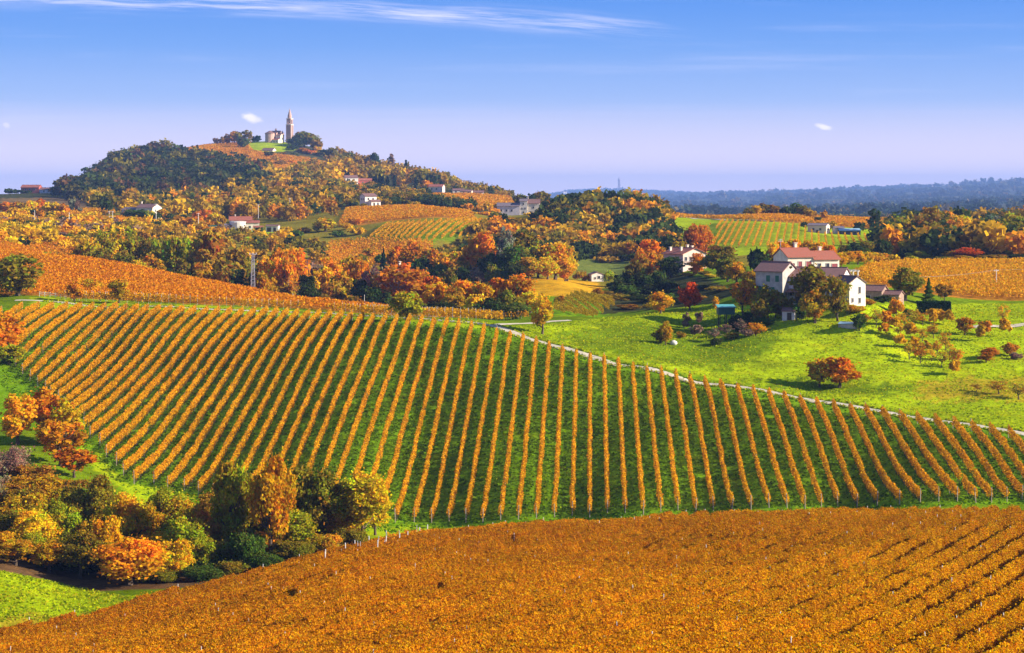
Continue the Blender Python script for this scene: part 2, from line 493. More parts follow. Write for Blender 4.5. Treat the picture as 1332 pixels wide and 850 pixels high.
# evaluate on a coarser lattice and refine (the surface is smooth)
uc = np.concatenate([np.arange(-900, 2241, 12.0)])
sc_ = np.linspace(math.log(50), math.log(26500), 355)
Vc = rbf(*np.meshgrid(uc, np.exp(sc_)))


def bil(gx, gy, G, x, y):
    ix = np.clip(np.searchsorted(gx, x) - 1, 0, len(gx) - 2)
    iy = np.clip(np.searchsorted(gy, y) - 1, 0, len(gy) - 2)
    fx = np.clip((x - gx[ix]) / (gx[ix + 1] - gx[ix]), 0, 1)
    fy = np.clip((y - gy[iy]) / (gy[iy + 1] - gy[iy]), 0, 1)
    return (G[iy, ix] * (1 - fx) + G[iy, ix + 1] * fx) * (1 - fy) + (G[iy + 1, ix] * (1 - fx) + G[iy + 1, ix + 1] * fx) * fy


def bil_cubic(gx, gy, G, x, y):
    def cr(p0, p1, p2, p3, f):
        return p1 + 0.5 * f * (p2 - p0 + f * (2 * p0 - 5 * p1 + 4 * p2 - p3 + f * (3 * (p1 - p2) + p3 - p0)))
    ix = np.clip(np.searchsorted(gx, x) - 1, 1, len(gx) - 3)
    iy = np.clip(np.searchsorted(gy, y) - 1, 1, len(gy) - 3)
    fx = (x - gx[ix]) / (gx[ix + 1] - gx[ix])
    fy = (y - gy[iy]) / (gy[iy + 1] - gy[iy])
    rows = [cr(G[iy + k, ix - 1], G[iy + k, ix], G[iy + k, ix + 1], G[iy + k, ix + 2], fx) for k in (-1, 0, 1, 2)]
    return cr(*rows, fy)


UG, DG = np.meshgrid(us, ds)
VG = bil_cubic(uc, sc_, Vc, UG, np.log(DG))
XG = (UG - CU) / F * DG
ZG = -(VG - HV) / F * DG
amp = np.clip((DG - 60) / 400, 0.1, 1.0)
ZG = ZG + amp * (0.14 * snoise(XG, DG, 6.0, 1) + 0.40 * snoise(XG, DG, 19.0, 2))
ZG = ZG + np.clip((DG - 6000) / 3000, 0, 1) * np.clip((24000 - DG) / 4000, 0, 1) * (26 * snoise(XG, DG, 900.0, 5) + 9 * snoise(XG, DG, 330.0, 2))
kn = np.clip((UG - 670) / 120, 0, 1) * np.clip((DG - 335) / 20, 0, 1) * np.clip((455 - DG) / 20, 0, 1)
ZG = ZG + kn * (0.34 * np.sin(ZG * 2.1 + 0.8 * snoise(XG, DG, 14.0, 3)) + 0.25 * snoise(XG, DG, 9.0, 5) + 0.75 * snoise(XG, DG, 21.0, 7))
VG = HV - ZG * F / DG


def gz(x, y):
    x, y = np.asarray(x, float), np.asarray(y, float)
    return bil(us, ds, ZG, CU + F * x / y, y)


def gv(x, y):
    return HV - gz(x, y) * F / np.asarray(y, float)


def hit(u, v, dmin=60, dmax=14000):
    """distance of the first ground point seen at column u, row v"""
    k = (ds >= dmin) & (ds <= dmax)
    dk = ds[k]
    vv = bil(us, ds, VG, np.full(len(dk), float(u)), dk)
    b = np.nonzero(vv <= v)[0]
    if len(b) == 0:
        return float(dk[np.argmin(vv)])
    i = b[0]
    if i == 0:
        return float(dk[0])
    f = (vv[i - 1] - v) / max(1e-6, vv[i - 1] - vv[i])
    return float(dk[i - 1] + f * (dk[i] - dk[i - 1]))


def at(u, d):
    x = (u - CU) / F * d
    return (x, d, float(gz(x, d)))


def px(u, v, dmin=60, dmax=14000):
    return at(u, hit(u, v, dmin, dmax))


# ground cover
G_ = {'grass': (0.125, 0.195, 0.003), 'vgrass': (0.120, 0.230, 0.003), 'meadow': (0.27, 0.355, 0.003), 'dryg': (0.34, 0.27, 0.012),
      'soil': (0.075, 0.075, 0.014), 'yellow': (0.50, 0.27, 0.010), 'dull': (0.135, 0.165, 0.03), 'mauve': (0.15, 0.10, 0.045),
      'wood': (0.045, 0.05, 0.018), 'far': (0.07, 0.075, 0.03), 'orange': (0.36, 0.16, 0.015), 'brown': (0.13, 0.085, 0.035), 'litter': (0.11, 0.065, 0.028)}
cover = [
 # key, polygon in survey columns/rows, nearest and farthest distance
 ('soil', [(-900, 3000), (-900, 850), (0, 836), (120, 814), (200, 790), (300, 768), (360, 752), (430, 732), (550, 714), (700, 696), (900, 688), (1332, 680), (2300, 672), (2300, 3000)], 0, 252),
 ('meadow', [(-900, 800), (-900, 740), (0, 742), (80, 762), (160, 778), (200, 800), (120, 822), (0, 834), (-900, 850)], 195, 240),
 ('dryg', [(-100, 806), (40, 800), (150, 800), (120, 822), (0, 832), (-100, 842)], 195, 225),
 ('litter', [(-900, 742), (0, 742), (160, 778), (240, 765), (350, 742), (480, 706), (400, 690), (250, 690), (100, 690), (0, 660), (-900, 640)], 236, 292),
 ('vgrass', [(-200, 420), (0, 400), (200, 402), (450, 412), (640, 424), (760, 458), (950, 500), (1332, 562), (2200, 700), (2200, 660), (1332, 655), (900, 670), (600, 686), (500, 690), (270, 655), (160, 640), (60, 560), (-200, 520)], 270, 450),
 ('meadow', [(165, 630), (270, 648), (400, 668), (510, 684), (600, 688), (600, 700), (480, 702), (300, 676), (180, 655), (100, 590), (110, 570)], 262, 320),
 ('meadow', [(40, 385), (200, 394), (400, 404), (560, 412), (640, 420), (640, 428), (450, 413), (200, 405), (40, 402)], 390, 470),
 ('meadow', [(640, 424), (700, 424), (800, 412), (930, 397), (1000, 398), (1332, 395), (2200, 395), (2200, 690), (1332, 562), (950, 500), (760, 458)], 320, 470),
 ('dryg', [(1190, 500), (1260, 492), (2200, 492), (2200, 520), (1332, 522), (1200, 520)], 330, 400),
 ('grass', [(700, 436), (780, 424), (900, 416), (980, 414), (1015, 440), (1000, 462), (940, 480), (860, 472), (760, 452)], 365, 450),  # trees' shade on the knoll's left flank, put in as darker grass
 ('grass', [(960, 497), (1050, 492), (1130, 498), (1200, 505), (1160, 514), (1040, 510)], 340, 370),
 ('orange', [(-900, 330), (0, 318), (150, 345), (300, 376), (450, 400), (600, 411), (600, 418), (400, 402), (200, 393), (40, 384), (0, 384), (-900, 395)], 420, 700),
 ('orange', [(1110, 350), (1160, 342), (1332, 340), (2200, 340), (2200, 398), (1332, 395), (1240, 396), (1190, 380), (1130, 372)], 462, 640),
 ('wood', [(100, 300), (330, 320), (560, 330), (620, 410), (560, 415), (300, 420), (100, 400)], 600, 745),
 ('yellow', [(660, 400), (670, 384), (690, 362), (770, 361), (785, 375), (750, 390), (720, 396)], 530, 690),
 ('vgrass', [(715, 420), (720, 400), (745, 385), (790, 380), (800, 405), (770, 420)], 455, 545),
 ('dull', [(750, 363), (745, 330), (850, 325), (860, 352), (790, 366)], 690, 900),
 ('wood', [(780, 410), (790, 380), (840, 350), (920, 362), (960, 380), (930, 395), (860, 402)], 465, 640),
 ('yellow', [(140, 300), (300, 300), (300, 308), (140, 312)], 850, 1000),
 ('meadow', [(300, 314), (310, 301), (370, 300), (375, 312), (330, 320)], 880, 1010),
 ('meadow', [(850, 296), (860, 281), (1000, 283), (1160, 302), (1160, 325), (1000, 335), (930, 335), (880, 325)], 730, 1100),
 ('grass', [(470, 318), (500, 292), (625, 284), (630, 312), (560, 316)], 860, 1010),
 ('orange', [(440, 292), (450, 272), (540, 268), (615, 276), (620, 284), (500, 292)], 980, 1180),
 ('orange', [(400, 345), (420, 318), (560, 315), (560, 345)], 780, 900),
 ('orange', [(530, 272), (540, 254), (660, 253), (670, 270), (620, 276)], 1240, 1680),
 ('mauve', [(0, 285), (0, 258), (110, 256), (125, 275), (80, 282)], 1120, 1800),
 ('grass', [(-400, 340), (-400, 285), (0, 285), (190, 284), (260, 300), (250, 318), (100, 335)], 640, 1060),
 ('yellow', [(-200, 316), (-200, 308), (100, 308), (250, 304), (300, 302), (300, 310), (100, 318)], 700, 1000),
 ('orange', [(190, 205), (220, 180), (320, 180), (330, 195), (430, 210), (420, 228), (330, 225), (250, 210)], 1900, 2300),
 ('meadow', [(325, 184), (378, 184), (385, 196), (340, 199), (322, 195)], 2140, 2320),
 ('meadow', [(415, 215), (430, 212), (440, 225), (420, 228)], 1800, 2200),
 ('meadow', [(500, 258), (505, 247), (560, 246), (560, 254)], 1540, 1700),
 ('orange', [(980, 290), (985, 278), (1160, 285), (1160, 300), (1060, 298)], 960, 1150),
]
CG = np.empty(VG.shape + (3,))
CG[:] = G_['grass']
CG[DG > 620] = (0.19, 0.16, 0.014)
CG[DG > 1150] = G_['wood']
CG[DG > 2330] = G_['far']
jit = 1.0
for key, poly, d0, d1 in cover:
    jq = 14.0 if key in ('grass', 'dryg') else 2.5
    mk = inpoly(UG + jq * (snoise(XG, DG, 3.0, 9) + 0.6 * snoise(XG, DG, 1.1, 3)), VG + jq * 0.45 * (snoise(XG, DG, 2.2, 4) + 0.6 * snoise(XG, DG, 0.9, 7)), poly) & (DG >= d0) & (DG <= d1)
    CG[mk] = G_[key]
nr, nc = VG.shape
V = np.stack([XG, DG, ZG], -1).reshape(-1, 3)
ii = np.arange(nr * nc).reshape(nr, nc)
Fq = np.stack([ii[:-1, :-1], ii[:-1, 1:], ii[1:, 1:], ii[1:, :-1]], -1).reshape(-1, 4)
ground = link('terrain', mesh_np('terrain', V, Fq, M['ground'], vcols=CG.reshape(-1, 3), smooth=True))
tag(ground, 'rolling green and ochre hills reaching to the horizon', 'ground', kind='structure')


# ------------------------------------------------------------------ gravel roads
def road(name, label, pts, width, mat, dr=(60, 14000), dz=0.05):
    P = [Vector(px(u, v, *dr)) for (u, v) in pts]
    # smooth resample
    Q = []
    for i in range(len(P) - 1):
        p0, p1, p2, p3 = P[max(0, i - 1)], P[i], P[i + 1], P[min(len(P) - 1, i + 2)]
        for k in range(14):
            f = k / 14
            Q.append(p1 + 0.5 * f * (p2 - p0 + f * (2 * p0 - 5 * p1 + 4 * p2 - p3 + f * (3 * (p1 - p2) + p3 - p0))))
    Q.append(P[-1])
    vs = []
    nx = 5
    for i, q in enumerate(Q):
        tdir = (Q[min(i + 1, len(Q) - 1)] - Q[max(i - 1, 0)])
        tdir.z = 0
        tdir.normalize()
        s = Vector((tdir.y, -tdir.x, 0))
        wv = width * (0.9 + 0.12 * math.sin(i * 0.9) + 0.08 * math.sin(i * 2.3) + random.uniform(-0.13, 0.13))
        zc = float(gz(q.x, q.y))
        for k in range(nx):
            p = q + s * wv * (k / (nx - 1) - 0.5)
            vs.append((p.x, p.y, 0.5 * zc + 0.5 * float(gz(p.x, p.y)) + dz + (0.05 if 0 < k < nx - 1 else -0.04)))
    fs = [(i * nx + k, i * nx + k + 1, (i + 1) * nx + k + 1, (i + 1) * nx + k) for i in range(len(Q) - 1) for k in range(nx - 1)]
    me = bpy.data.meshes.new(name)
    me.from_pydata(vs, [], fs)
    me.materials.append(mat)
    me.update()
    return tag(link(name, me), label, 'road', kind='structure')


road('gravel_road', 'pale gravel farm track curving along the top of the striped vineyard',
     [(20, 391), (60, 392), (200, 399), (300, 403.5), (400, 407), (480, 411), (560, 416), (620, 421), (655, 428), (690, 442), (760, 461), (850, 481), (950, 502), (1050, 520), (1150, 536.5), (1250, 551.5), (1332, 564.5), (1450, 583)],
     3.0, M['gravel'], (310, 470), 0.06)
road('track', 'short gravel spur joining the farm track by the yellow tree',
     [(640, 424), (668, 421.5), (700, 420), (740, 417)], 2.4, M['gravel'], (380, 440), 0.05)
road('track', 'thin pale track at the top edge of the green terrace',
     [(858, 283.5), (900, 284.5), (960, 287), (1010, 289)], 3.5, M['gravel'], (900, 1100), 0.25)
road('track', 'pale track crossing the grass below the golden vineyard',
     [(1262, 425.5), (1290, 424), (1332, 422), (1400, 420)], 3.0, M['gravel'], (395, 470), 0.06)
road('track', 'pale track climbing beside the house with the yellow gable',
     [(128, 296), (140, 288), (158, 283), (180, 284)], 5.0, M['gravel'], (850, 1150), 0.25)
# ------------------------------------------------------------------ buildings
def window(root, side, L, W, c, z, w, h, frame='frame', shut=None, pane='glass', ox=0, oy=0, name='window'):
    """a framed opening on one wall; the frame stands proud, the pane lies back inside it"""
    mb, pn = MB(), MB()
    fw = 0.10

    def put(m, a0, a1, z0, z1, n0, n1):
        if side == 'F':
            m.box(ox + a0, ox + a1, oy - W / 2 - n1, oy - W / 2 - n0, z0, z1)
        elif side == 'B':
            m.box(ox + a0, ox + a1, oy + W / 2 + n0, oy + W / 2 + n1, z0, z1)
        elif side == 'R':
            m.box(ox + L / 2 + n0, ox + L / 2 + n1, oy + a0, oy + a1, z0, z1)
        else:
            m.box(ox - L / 2 - n1, ox - L / 2 - n0, oy + a0, oy + a1, z0, z1)
    a0, a1, z0, z1 = c - w / 2, c + w / 2, z, z + h
    put(mb, a0 - fw, a0, z0 - fw, z1 + fw, -0.06, 0.08)
    put(mb, a1, a1 + fw, z0 - fw, z1 + fw, -0.06, 0.08)
    put(mb, a0, a1, z1, z1 + fw, -0.06, 0.08)
    put(mb, a0, a1, z0 - fw, z0, -0.06, 0.12)
    put(pn, a0, a1, z0, z1, -0.05, 0.02)
    f = mb.obj(name, M[frame], root)
    pn.obj('pane' if name == 'window' else 'leaf', M[pane], f)
    if shut:
        for sgn in (-1, 1):
            s = MB()
            e0 = a0 - fw - w * 0.5 if sgn < 0 else a1 + fw
            put(s, e0, e0 + w * 0.5, z0, z1, 0.003, 0.07)
            s.obj('shutter', M[shut], f)
    return f


def block(root, L, W, h, rise, wall, roof, ox=0, oy=0, over=0.45, deep=2.5, wins=(), chim=(), z0=0.0, hip=False):
    """one gabled volume of a house: ridge along local x"""
    x0, x1, y0, y1 = ox - L / 2, ox + L / 2, oy - W / 2, oy + W / 2
    b, e, r = z0 - deep, z0 + h, z0 + h + rise
    vs = [(x0, y0, b), (x1, y0, b), (x1, y1, b), (x0, y1, b), (x0, y0, e), (x1, y0, e), (x1, y1, e), (x0, y1, e), (x0, oy, r), (x1, oy, r)]
    fs = [(0, 3, 2, 1), (0, 1, 5, 4), (2, 3, 7, 6), (1, 2, 6, 9, 5), (3, 0, 4, 8, 7), (4, 5, 9, 8), (6, 7, 8, 9)]
    if hip:
        hx = min(W / 2, L / 2 - 0.2)
        vs[8], vs[9] = (x0 + hx, oy, r), (x1 - hx, oy, r)
    m = MB().add(vs, fs)
    m.obj('wall', M[wall], root)
    # roof: slabs with overhang and thickness
    rf = MB()
    k = rise / (W / 2)
    th = 0.16
    g = over * 0.7
    gap = 0.03
    if not hip:
        for s in (-1, 1):
            yo = oy + s * (W / 2 + over)
            ze = e - k * over + gap
            a = [(x0 - g, yo, ze), (x1 + g, yo, ze), (x1 + g, oy, r + gap), (x0 - g, oy, r + gap)]
            q = a + [(p[0], p[1], p[2] + th) for p in a]
            ff = [(0, 1, 2, 3), (7, 6, 5, 4), (0, 4, 5, 1), (1, 5, 6, 2), (2, 6, 7, 3), (3, 7, 4, 0)]
            if s > 0:
                ff = [tuple(reversed(t_)) for t_ in ff]
            rf.add(q, ff)
        rf.box(x0 - g, x1 + g, oy - 0.16, oy + 0.16, r + gap + th - 0.06, r + gap + th + 0.07)
    else:
        ze = e + gap - k * over
        hx = min(W / 2, L / 2 - 0.2)
        a = [(x0 - over, y0 - over, ze), (x1 + over, y0 - over, ze), (x1 + over, y1 + over, ze), (x0 - over, y1 + over, ze),
             (x0 + hx, oy, r + gap + th), (x1 - hx, oy, r + gap + th)]
        q = [(p[0], p[1], p[2] + th) for p in a[:4]]
        rf.add(a[:4] + q + a[4:], [(3, 2, 1, 0), (0, 1, 5, 4), (1, 2, 6, 5), (2, 3, 7, 6), (3, 0, 4, 7), (4, 5, 9, 8), (6, 7, 8, 9), (5, 6, 9), (7, 4, 8)])
    ro = rf.obj('roof', M[roof], root)
    for (cx, cy, ch) in chim:
        zz = r - abs(cy) * k
        c = MB().box(ox + cx - 0.3, ox + cx + 0.3, oy + cy - 0.3, oy + cy + 0.3, zz - 0.5, zz + ch)
        c.box(ox + cx - 0.42, ox + cx + 0.42, oy + cy - 0.42, oy + cy + 0.42, zz + ch + 0.002, zz + ch + 0.18)
        c.obj('chimney', M['cream'], ro)
    for wn in wins:
        side, c, z, w, hh = wn[:5]
        kw = wn[5] if len(wn) > 5 else {}
        window(root, side, L, W, c, z0 + z, w, hh, ox=ox, oy=oy, **kw)
    return root


def place(name, label, cat, u, d, vb=None, yaw=0.0, group=None):
    x = (u - CU) / F * d
    z = float(gz(x, d)) if vb is None else -(vb - HV) / F * d
    o = empty(name, (x, d, z), math.radians(yaw))
    return tag(o, label, cat, group)


G, R_ = {'shut': 'shgreen'}, {'pane': 'shred'}
DOOR = {'name': 'door', 'pane': 'darkwood'}
farms = 'farm buildings clustered on the knoll'
# upper farmhouse: cream, two steps of red roof
h = place('farmhouse', 'cream farmhouse with stepped red tiled roof at the back of the farm', 'house', 1048, 456, 371, 20, farms)
block(h, 6.6, 7.0, 6.6, 1.75, 'cream', 'roofred', ox=-3.1, wins=[('F', -2.0, 4.0, 0.8, 1.1, R_), ('F', -0.2, 4.0, 0.9, 1.5, R_), ('F', 2.0, 3.4, 1.3, 2.1, R_), ('L', -1.2, 4.2, 0.9, 1.1), ('L', 1.4, 4.2, 0.9, 1.1), ('F', -1.2, 0.9, 1.0, 1.4)], chim=[(0.6, 0.3, 1.3)])
block(h, 6.4, 6.4, 6.0, 1.6, 'cream', 'roofred', ox=3.45, oy=-0.4, wins=[('F', -1.9, 3.9, 0.8, 1.1), ('F', 0.2, 3.9, 0.8, 1.1), ('F', 2.0, 3.4, 1.4, 1.5, R_), ('F', -0.8, 1.4, 1.3, 1.2, R_), ('F', 1.8, 1.2, 0.9, 1.2), ('R', 0, 3.8, 0.9, 1.2)], chim=[(0.2, 0.5, 1.2)])
MB().tube((-6.2, 0.4, 8.0), (-6.2, 0.4, 10.6), 0.05, 0.04, 5).box(-6.9, -5.5, 0.36, 0.44, 10.0, 10.08).box(-6.7, -5.7, 0.36, 0.44, 10.35, 10.42).obj('aerial', M['steel'], h)
# old grey house
h = place('stone_house', 'old grey house with green shutters at the end of the farm row', 'house', 1010, 428, 394, -38, farms)
block(h, 6.6, 6.2, 6.9, 1.75, 'greystone', 'roofold', wins=[('F', -0.2, 4.6, 0.95, 1.35, {'pane': 'shgreen'}), ('F', 2.0, 4.6, 0.95, 1.35, {'pane': 'shgreen'}), ('F', 0.9, 1.9, 1.0, 1.6, {'pane': 'shgreen'}), ('F', -2.3, 2.0, 1.0, 1.6, {'pane': 'shgreen'}), ('F', -0.8, 0.0, 1.1, 2.1, DOOR), ('R', 0.4, 2.2, 0.8, 1.2)], chim=[])
# long lilac house
h = place('farmhouse', 'long pale lilac farmhouse with brown tiled roof beside the grey house', 'house', 1060, 427, 394, -24, farms)
block(h, 13.6, 7.2, 5.7, 1.75, 'lavender', 'roofold', wins=[('F', -5.6, 4.0, 0.8, 0.8), ('F', -3.3, 4.0, 0.8, 0.8), ('F', -4.0, 1.6, 1.0, 1.5), ('F', -5.7, 0.7, 0.7, 0.9), ('F', -2.6, 0.0, 1.4, 2.2, DOOR), ('F', 0.4, 3.9, 0.9, 1.2), ('F', 3.0, 3.9, 0.9, 1.2), ('R', 0.0, 3.0, 0.9, 1.2)], chim=[])
pr = MB().add([(-5.0, -5.4, 2.35), (0.2, -5.4, 2.35), (0.2, -3.62, 2.9), (-5.0, -3.62, 2.9), (-5.0, -5.4, 2.47), (0.2, -5.4, 2.47), (0.2, -3.62, 3.02), (-5.0, -3.62, 3.02)],
              [(3, 2, 1, 0), (4, 5, 6, 7), (0, 1, 5, 4), (1, 2, 6, 5), (2, 3, 7, 6), (3, 0, 4, 7)]).obj('porch_roof', M['roofold'], h)
for xx in (-4.8, -2.4, 0.0):
    MB().box(xx - 0.09, xx + 0.09, -5.3, -5.12, -1.2, 2.36).obj('porch_post', M['darkwood'], h)
# white barn
h = place('barn', 'white gabled barn standing proud at the end of the farm row', 'barn', 1104, 415.5, 396, -60, farms)
block(h, 5.6, 4.3, 4.5, 1.3, 'white', 'roofold', over=0.3, wins=[('R', 0.55, 2.4, 0.5, 1.3), ('R', 0.55, 0.4, 0.5, 1.0), ('R', -1.3, 0.6, 0.4, 0.8), ('F', 0.0, 2.0, 0.7, 0.9)], chim=[])
# rubble outbuilding
h = place('outbuilding', 'low rubble shed with brown tiles beside the white barn', 'shed', 1136, 432, 396, -30, farms)
block(h, 5.2, 4.0, 3.0, 1.0, 'rubble', 'roofold', over=0.35, wins=[('F', -0.6, 0.0, 1.3, 2.0, DOOR), ('R', 0.3, 1.3, 0.6, 0.7)])
block(h, 3.4, 3.2, 2.2, 0.7, 'rubble', 'roofold', ox=4.5, oy=0.3, over=0.3, wins=[('F', 0.3, 0.0, 1.0, 1.7, DOOR)])
# pergola by the upper house
h = place('pergola', 'white open pergola beside the cream farmhouse', 'pergola', 1101, 450, None, 12)
for xx in (-2.2, 2.2):
    for yy_ in (-1.4, 1.4):
        MB().box(xx - 0.12, xx + 0.12, yy_ - 0.12, yy_ + 0.12, -1.5, 3.2).obj('post', M['white'], h)
for yy_ in (-1.4, 1.4):
    MB().box(-2.6, 2.6, yy_ - 0.11, yy_ + 0.11, 3.202, 3.42).obj('beam', M['white'], h)
for k in range(6):
    MB().box(-2.3 + k * 0.92 - 0.06, -2.3 + k * 0.92 + 0.06, -1.8, 1.8, 3.422, 3.56).obj('rafter', M['white'], h)
# yard: canopy table, car, pale cover
h = place('garden_canopy', 'striped orange and white canopy in the farmyard', 'canopy', 1031, 413, None, 10)
for xx in (-1.2, 1.2):
    for yy_ in (-0.9, 0.9):
        MB().tube((xx, yy_, -0.6), (xx, yy_, 2.0), 0.04, 0.04, 5).obj('pole', M['white'], h)
for k in range(6):
    MB().add([(-1.4 + k * 0.467, -1.1, 1.98), (-1.4 + (k + 1) * 0.467, -1.1, 1.98), (-1.4 + (k + 1) * 0.467, 0, 2.45), (-1.4 + k * 0.467, 0, 2.45), (-1.4 + k * 0.467, 1.1, 1.98), (-1.4 + (k + 1) * 0.467, 1.1, 1.98)],
             [(0, 1, 2, 3), (3, 2, 5, 4)]).obj('canopy_strip', M['awning' if k % 2 else 'white'], h)
# small white lean-to block in front of the lilac house
h = place('small_shed', 'small white shed with dark door in front of the lilac farmhouse', 'shed', 1027, 411, None, -20)
block(h, 2.6, 2.2, 1.9, 0.5, 'lavender', 'roofold', over=0.2, wins=[('F', 0.2, 0.0, 0.9, 1.6, DOOR)], deep=1.5)
h = place('water_tank', 'pale blue covered tank on the grass below the barn', 'tank', 1104, 400, None, -25)
MB().box(-1.9, 1.9, -0.8, 0.8, -0.4, 0.62).obj('tank', M['greystone'], h)
MB().add([(-2.0, -0.95, 0.66), (2.0, -0.95, 0.66), (2.0, 0.95, 1.0), (-2.0, 0.95, 1.0), (-2.0, -0.95, 0.74), (2.0, -0.95, 0.74), (2.0, 0.95, 1.08), (-2.0, 0.95, 1.08)],
         [(3, 2, 1, 0), (4, 5, 6, 7), (0, 1, 5, 4), (1, 2, 6, 5), (2, 3, 7, 6), (3, 0, 4, 7)]).obj('cover', M['bluesheet'], h)
# green hut on stilts
h = place('stilt_hut', 'green sheet metal hut on wooden stilts at the edge of the knoll', 'hut', 944, 420, 412.5, 6)
for xx in (-1.4, 0, 1.4):
    for yy_ in (-0.8, 0.8):
        MB().box(xx - 0.09, xx + 0.09, yy_ - 0.09, yy_ + 0.09, -2.5, 0.55).obj('stilt', M['darkwood'], h)
MB().box(-1.75, 1.75, -1.1, 1.1, 0.552, 2.05).obj('wall', M['dkgreen'], h)
MB().box(-0.5, 0.5, -1.14, -1.102, 0.62, 1.9).obj('door', M['dkgreen'], h)
MB().add([(-1.95, -1.35, 2.02), (1.95, -1.35, 2.02), (1.95, 1.3, 2.5), (-1.95, 1.3, 2.5), (-1.95, -1.35, 2.12), (1.95, -1.35, 2.12), (1.95, 1.3, 2.6), (-1.95, 1.3, 2.6)],
         [(3, 2, 1, 0), (4, 5, 6, 7), (0, 1, 5, 4), (1, 2, 6, 5), (2, 3, 7, 6), (3, 0, 4, 7)]).obj('roof', M['teal'], h)
# pink house with wide red roof
h = place('villa', 'pink house with wide low red roof and balcony above the dark bank', 'house', 891, 620, 352, -58)
block(h, 10.0, 9.0, 5.3, 1.7, 'pink', 'roofred', over=0.8, deep=3.5,
      wins=[('R', -1.2, 3.0, 1.8, 1.4), ('R', -3.4, 3.2, 0.9, 1.1), ('R', 0.6, 0.4, 1.4, 1.3), ('R', 2.4, 3.2, 0.9, 1.1), ('F', 1.8, 3.2, 1.0, 1.1), ('F', -1.6, 3.2, 1.0, 1.1)],
      chim=[(1.5, -2.6, 1.2), (-3.6, -2.9, 1.2), (0.2, 0.8, 1.1), (2.0, 1.2, 1.0)])
MB().box(5.0, 6.1, -2.9, 0.9, 2.55, 2.72).obj('balcony', M['white'], h)
for k in range(13):
    MB().box(6.04, 6.08, -2.88 + k * 0.3, -2.84 + k * 0.3, 2.722, 3.6).obj('baluster', M['pink'], h)
MB().box(6.02, 6.1, -2.9, 0.9, 3.602, 3.67).obj('handrail', M['pink'], h)
# small white cabin in the valley
h = place('cabin', 'tiny white gabled cabin alone in the valley meadow', 'cabin', 775, 690, None, -76)
block(h, 4.4, 4.3, 2.4, 0.75, 'white', 'roofold', over=0.25, deep=1.0, wins=[('R', 0.5, 1.0, 0.8, 0.9), ('R', -0.9, 0.9, 0.5, 0.6)])
# house with terracotta roof among the gully trees
h = place('chimneyed_house', 'narrow pink house with chimney half hidden by red trees', 'house', 522, 665, 372, -62)
block(h, 7.5, 5.6, 5.2, 1.6, 'pink', 'roofold', over=0.5, deep=3, wins=[('R', -0.9, 3.0, 0.8, 1.1), ('R', 1.0, 3.0, 0.8, 1.1), ('R', 0.2, 4.9, 0.5, 0.6), ('F', 0, 3.0, 0.8, 1.1)], chim=[(-0.6, -0.3, 1.3)])
# white farm group on the left
h = place('farm_complex', 'white farm with curved facade and long red roof beside the green lawn', 'house', 317, 985, 301, 8)
block(h, 11.0, 7.0, 5.4, 1.7, 'white', 'roofred', ox=-1.5, oy=3.0, wins=[('F', -3.5, 3.2, 0.9, 1.1), ('F', -0.5, 3.2, 0.9, 1.1)], chim=[(-2.6, 0.2, 1.1)])
MB().lathe([(4.3, -2), (4.3, 4.4), (4.05, 4.7), (0.02, 4.9)], 18, cx=-2.5, cy=-0.6).obj('curved_wall', M['white'], h)
block(h, 6.4, 6.0, 4.2, 0.9, 'cream', 'roofred', ox=4.4, oy=0.0, wins=[('F', -1.4, 1.6, 0.9, 1.0), ('F', 1.2, 1.6, 0.9, 1.0)])
block(h, 4.0, 4.4, 3.0, 0.6, 'white', 'roofgrey', ox=-7.2, oy=-1.0, wins=[('F', 0, 0.0, 1.2, 2.0, DOOR)])
h = place('garage', 'small tan garage with red tiles below the white farm', 'garage', 336, 965, None, 5)
block(h, 4.4, 4.0, 2.6, 0.6, 'brickpink', 'roofred', wins=[('F', 0.2, 0.0, 2.2, 2.0, DOOR)])
h = place('garage', 'flat white garage at the lawn corner beyond the white farm', 'garage', 355, 975, None, -8)
block(h, 6.0, 4.0, 2.8, 0.5, 'white', 'roofold', wins=[('F', 1.4, 0.0, 1.4, 2.0, DOOR), ('F', -1.4, 0.0, 2.0, 2.1, DOOR)])
h = place('greenhouse', 'low green shelter beside the white farm', 'shed', 277, 985, None, 4)
block(h, 6.0, 3.5, 1.5, 0.6, 'dkgreen', 'dkgreen', wins=[('F', 0, 0.0, 1.2, 1.3, DOOR)])
# house with yellow gable
h = place('farm_complex', 'long house with sunlit yellow gable and grey wing under the dark wood', 'house', 186, 1060, 283, -28)
block(h, 11.0, 8.0, 5.2, 1.8, 'yellowwall' if 'yellowwall' in M else 'cream', 'roofold', ox=4.0, wins=[('R', -1.5, 3.0, 0.9, 1.2), ('R', 1.5, 3.0, 0.9, 1.2), ('R', 0, 0.4, 0.9, 1.2), ('F', 0, 3.0, 0.9, 1.2)], chim=[(-5.2, 0.4, 1.4)])
block(h, 10.0, 6.5, 4.0, 1.2, 'lavender', 'roofgrey', ox=-6.6, wins=[('F', -3.0, 1.6, 0.9, 1.1), ('F', 1.0, 1.6, 0.9, 1.1), ('L', 0, 1.6, 0.9, 1.1)])
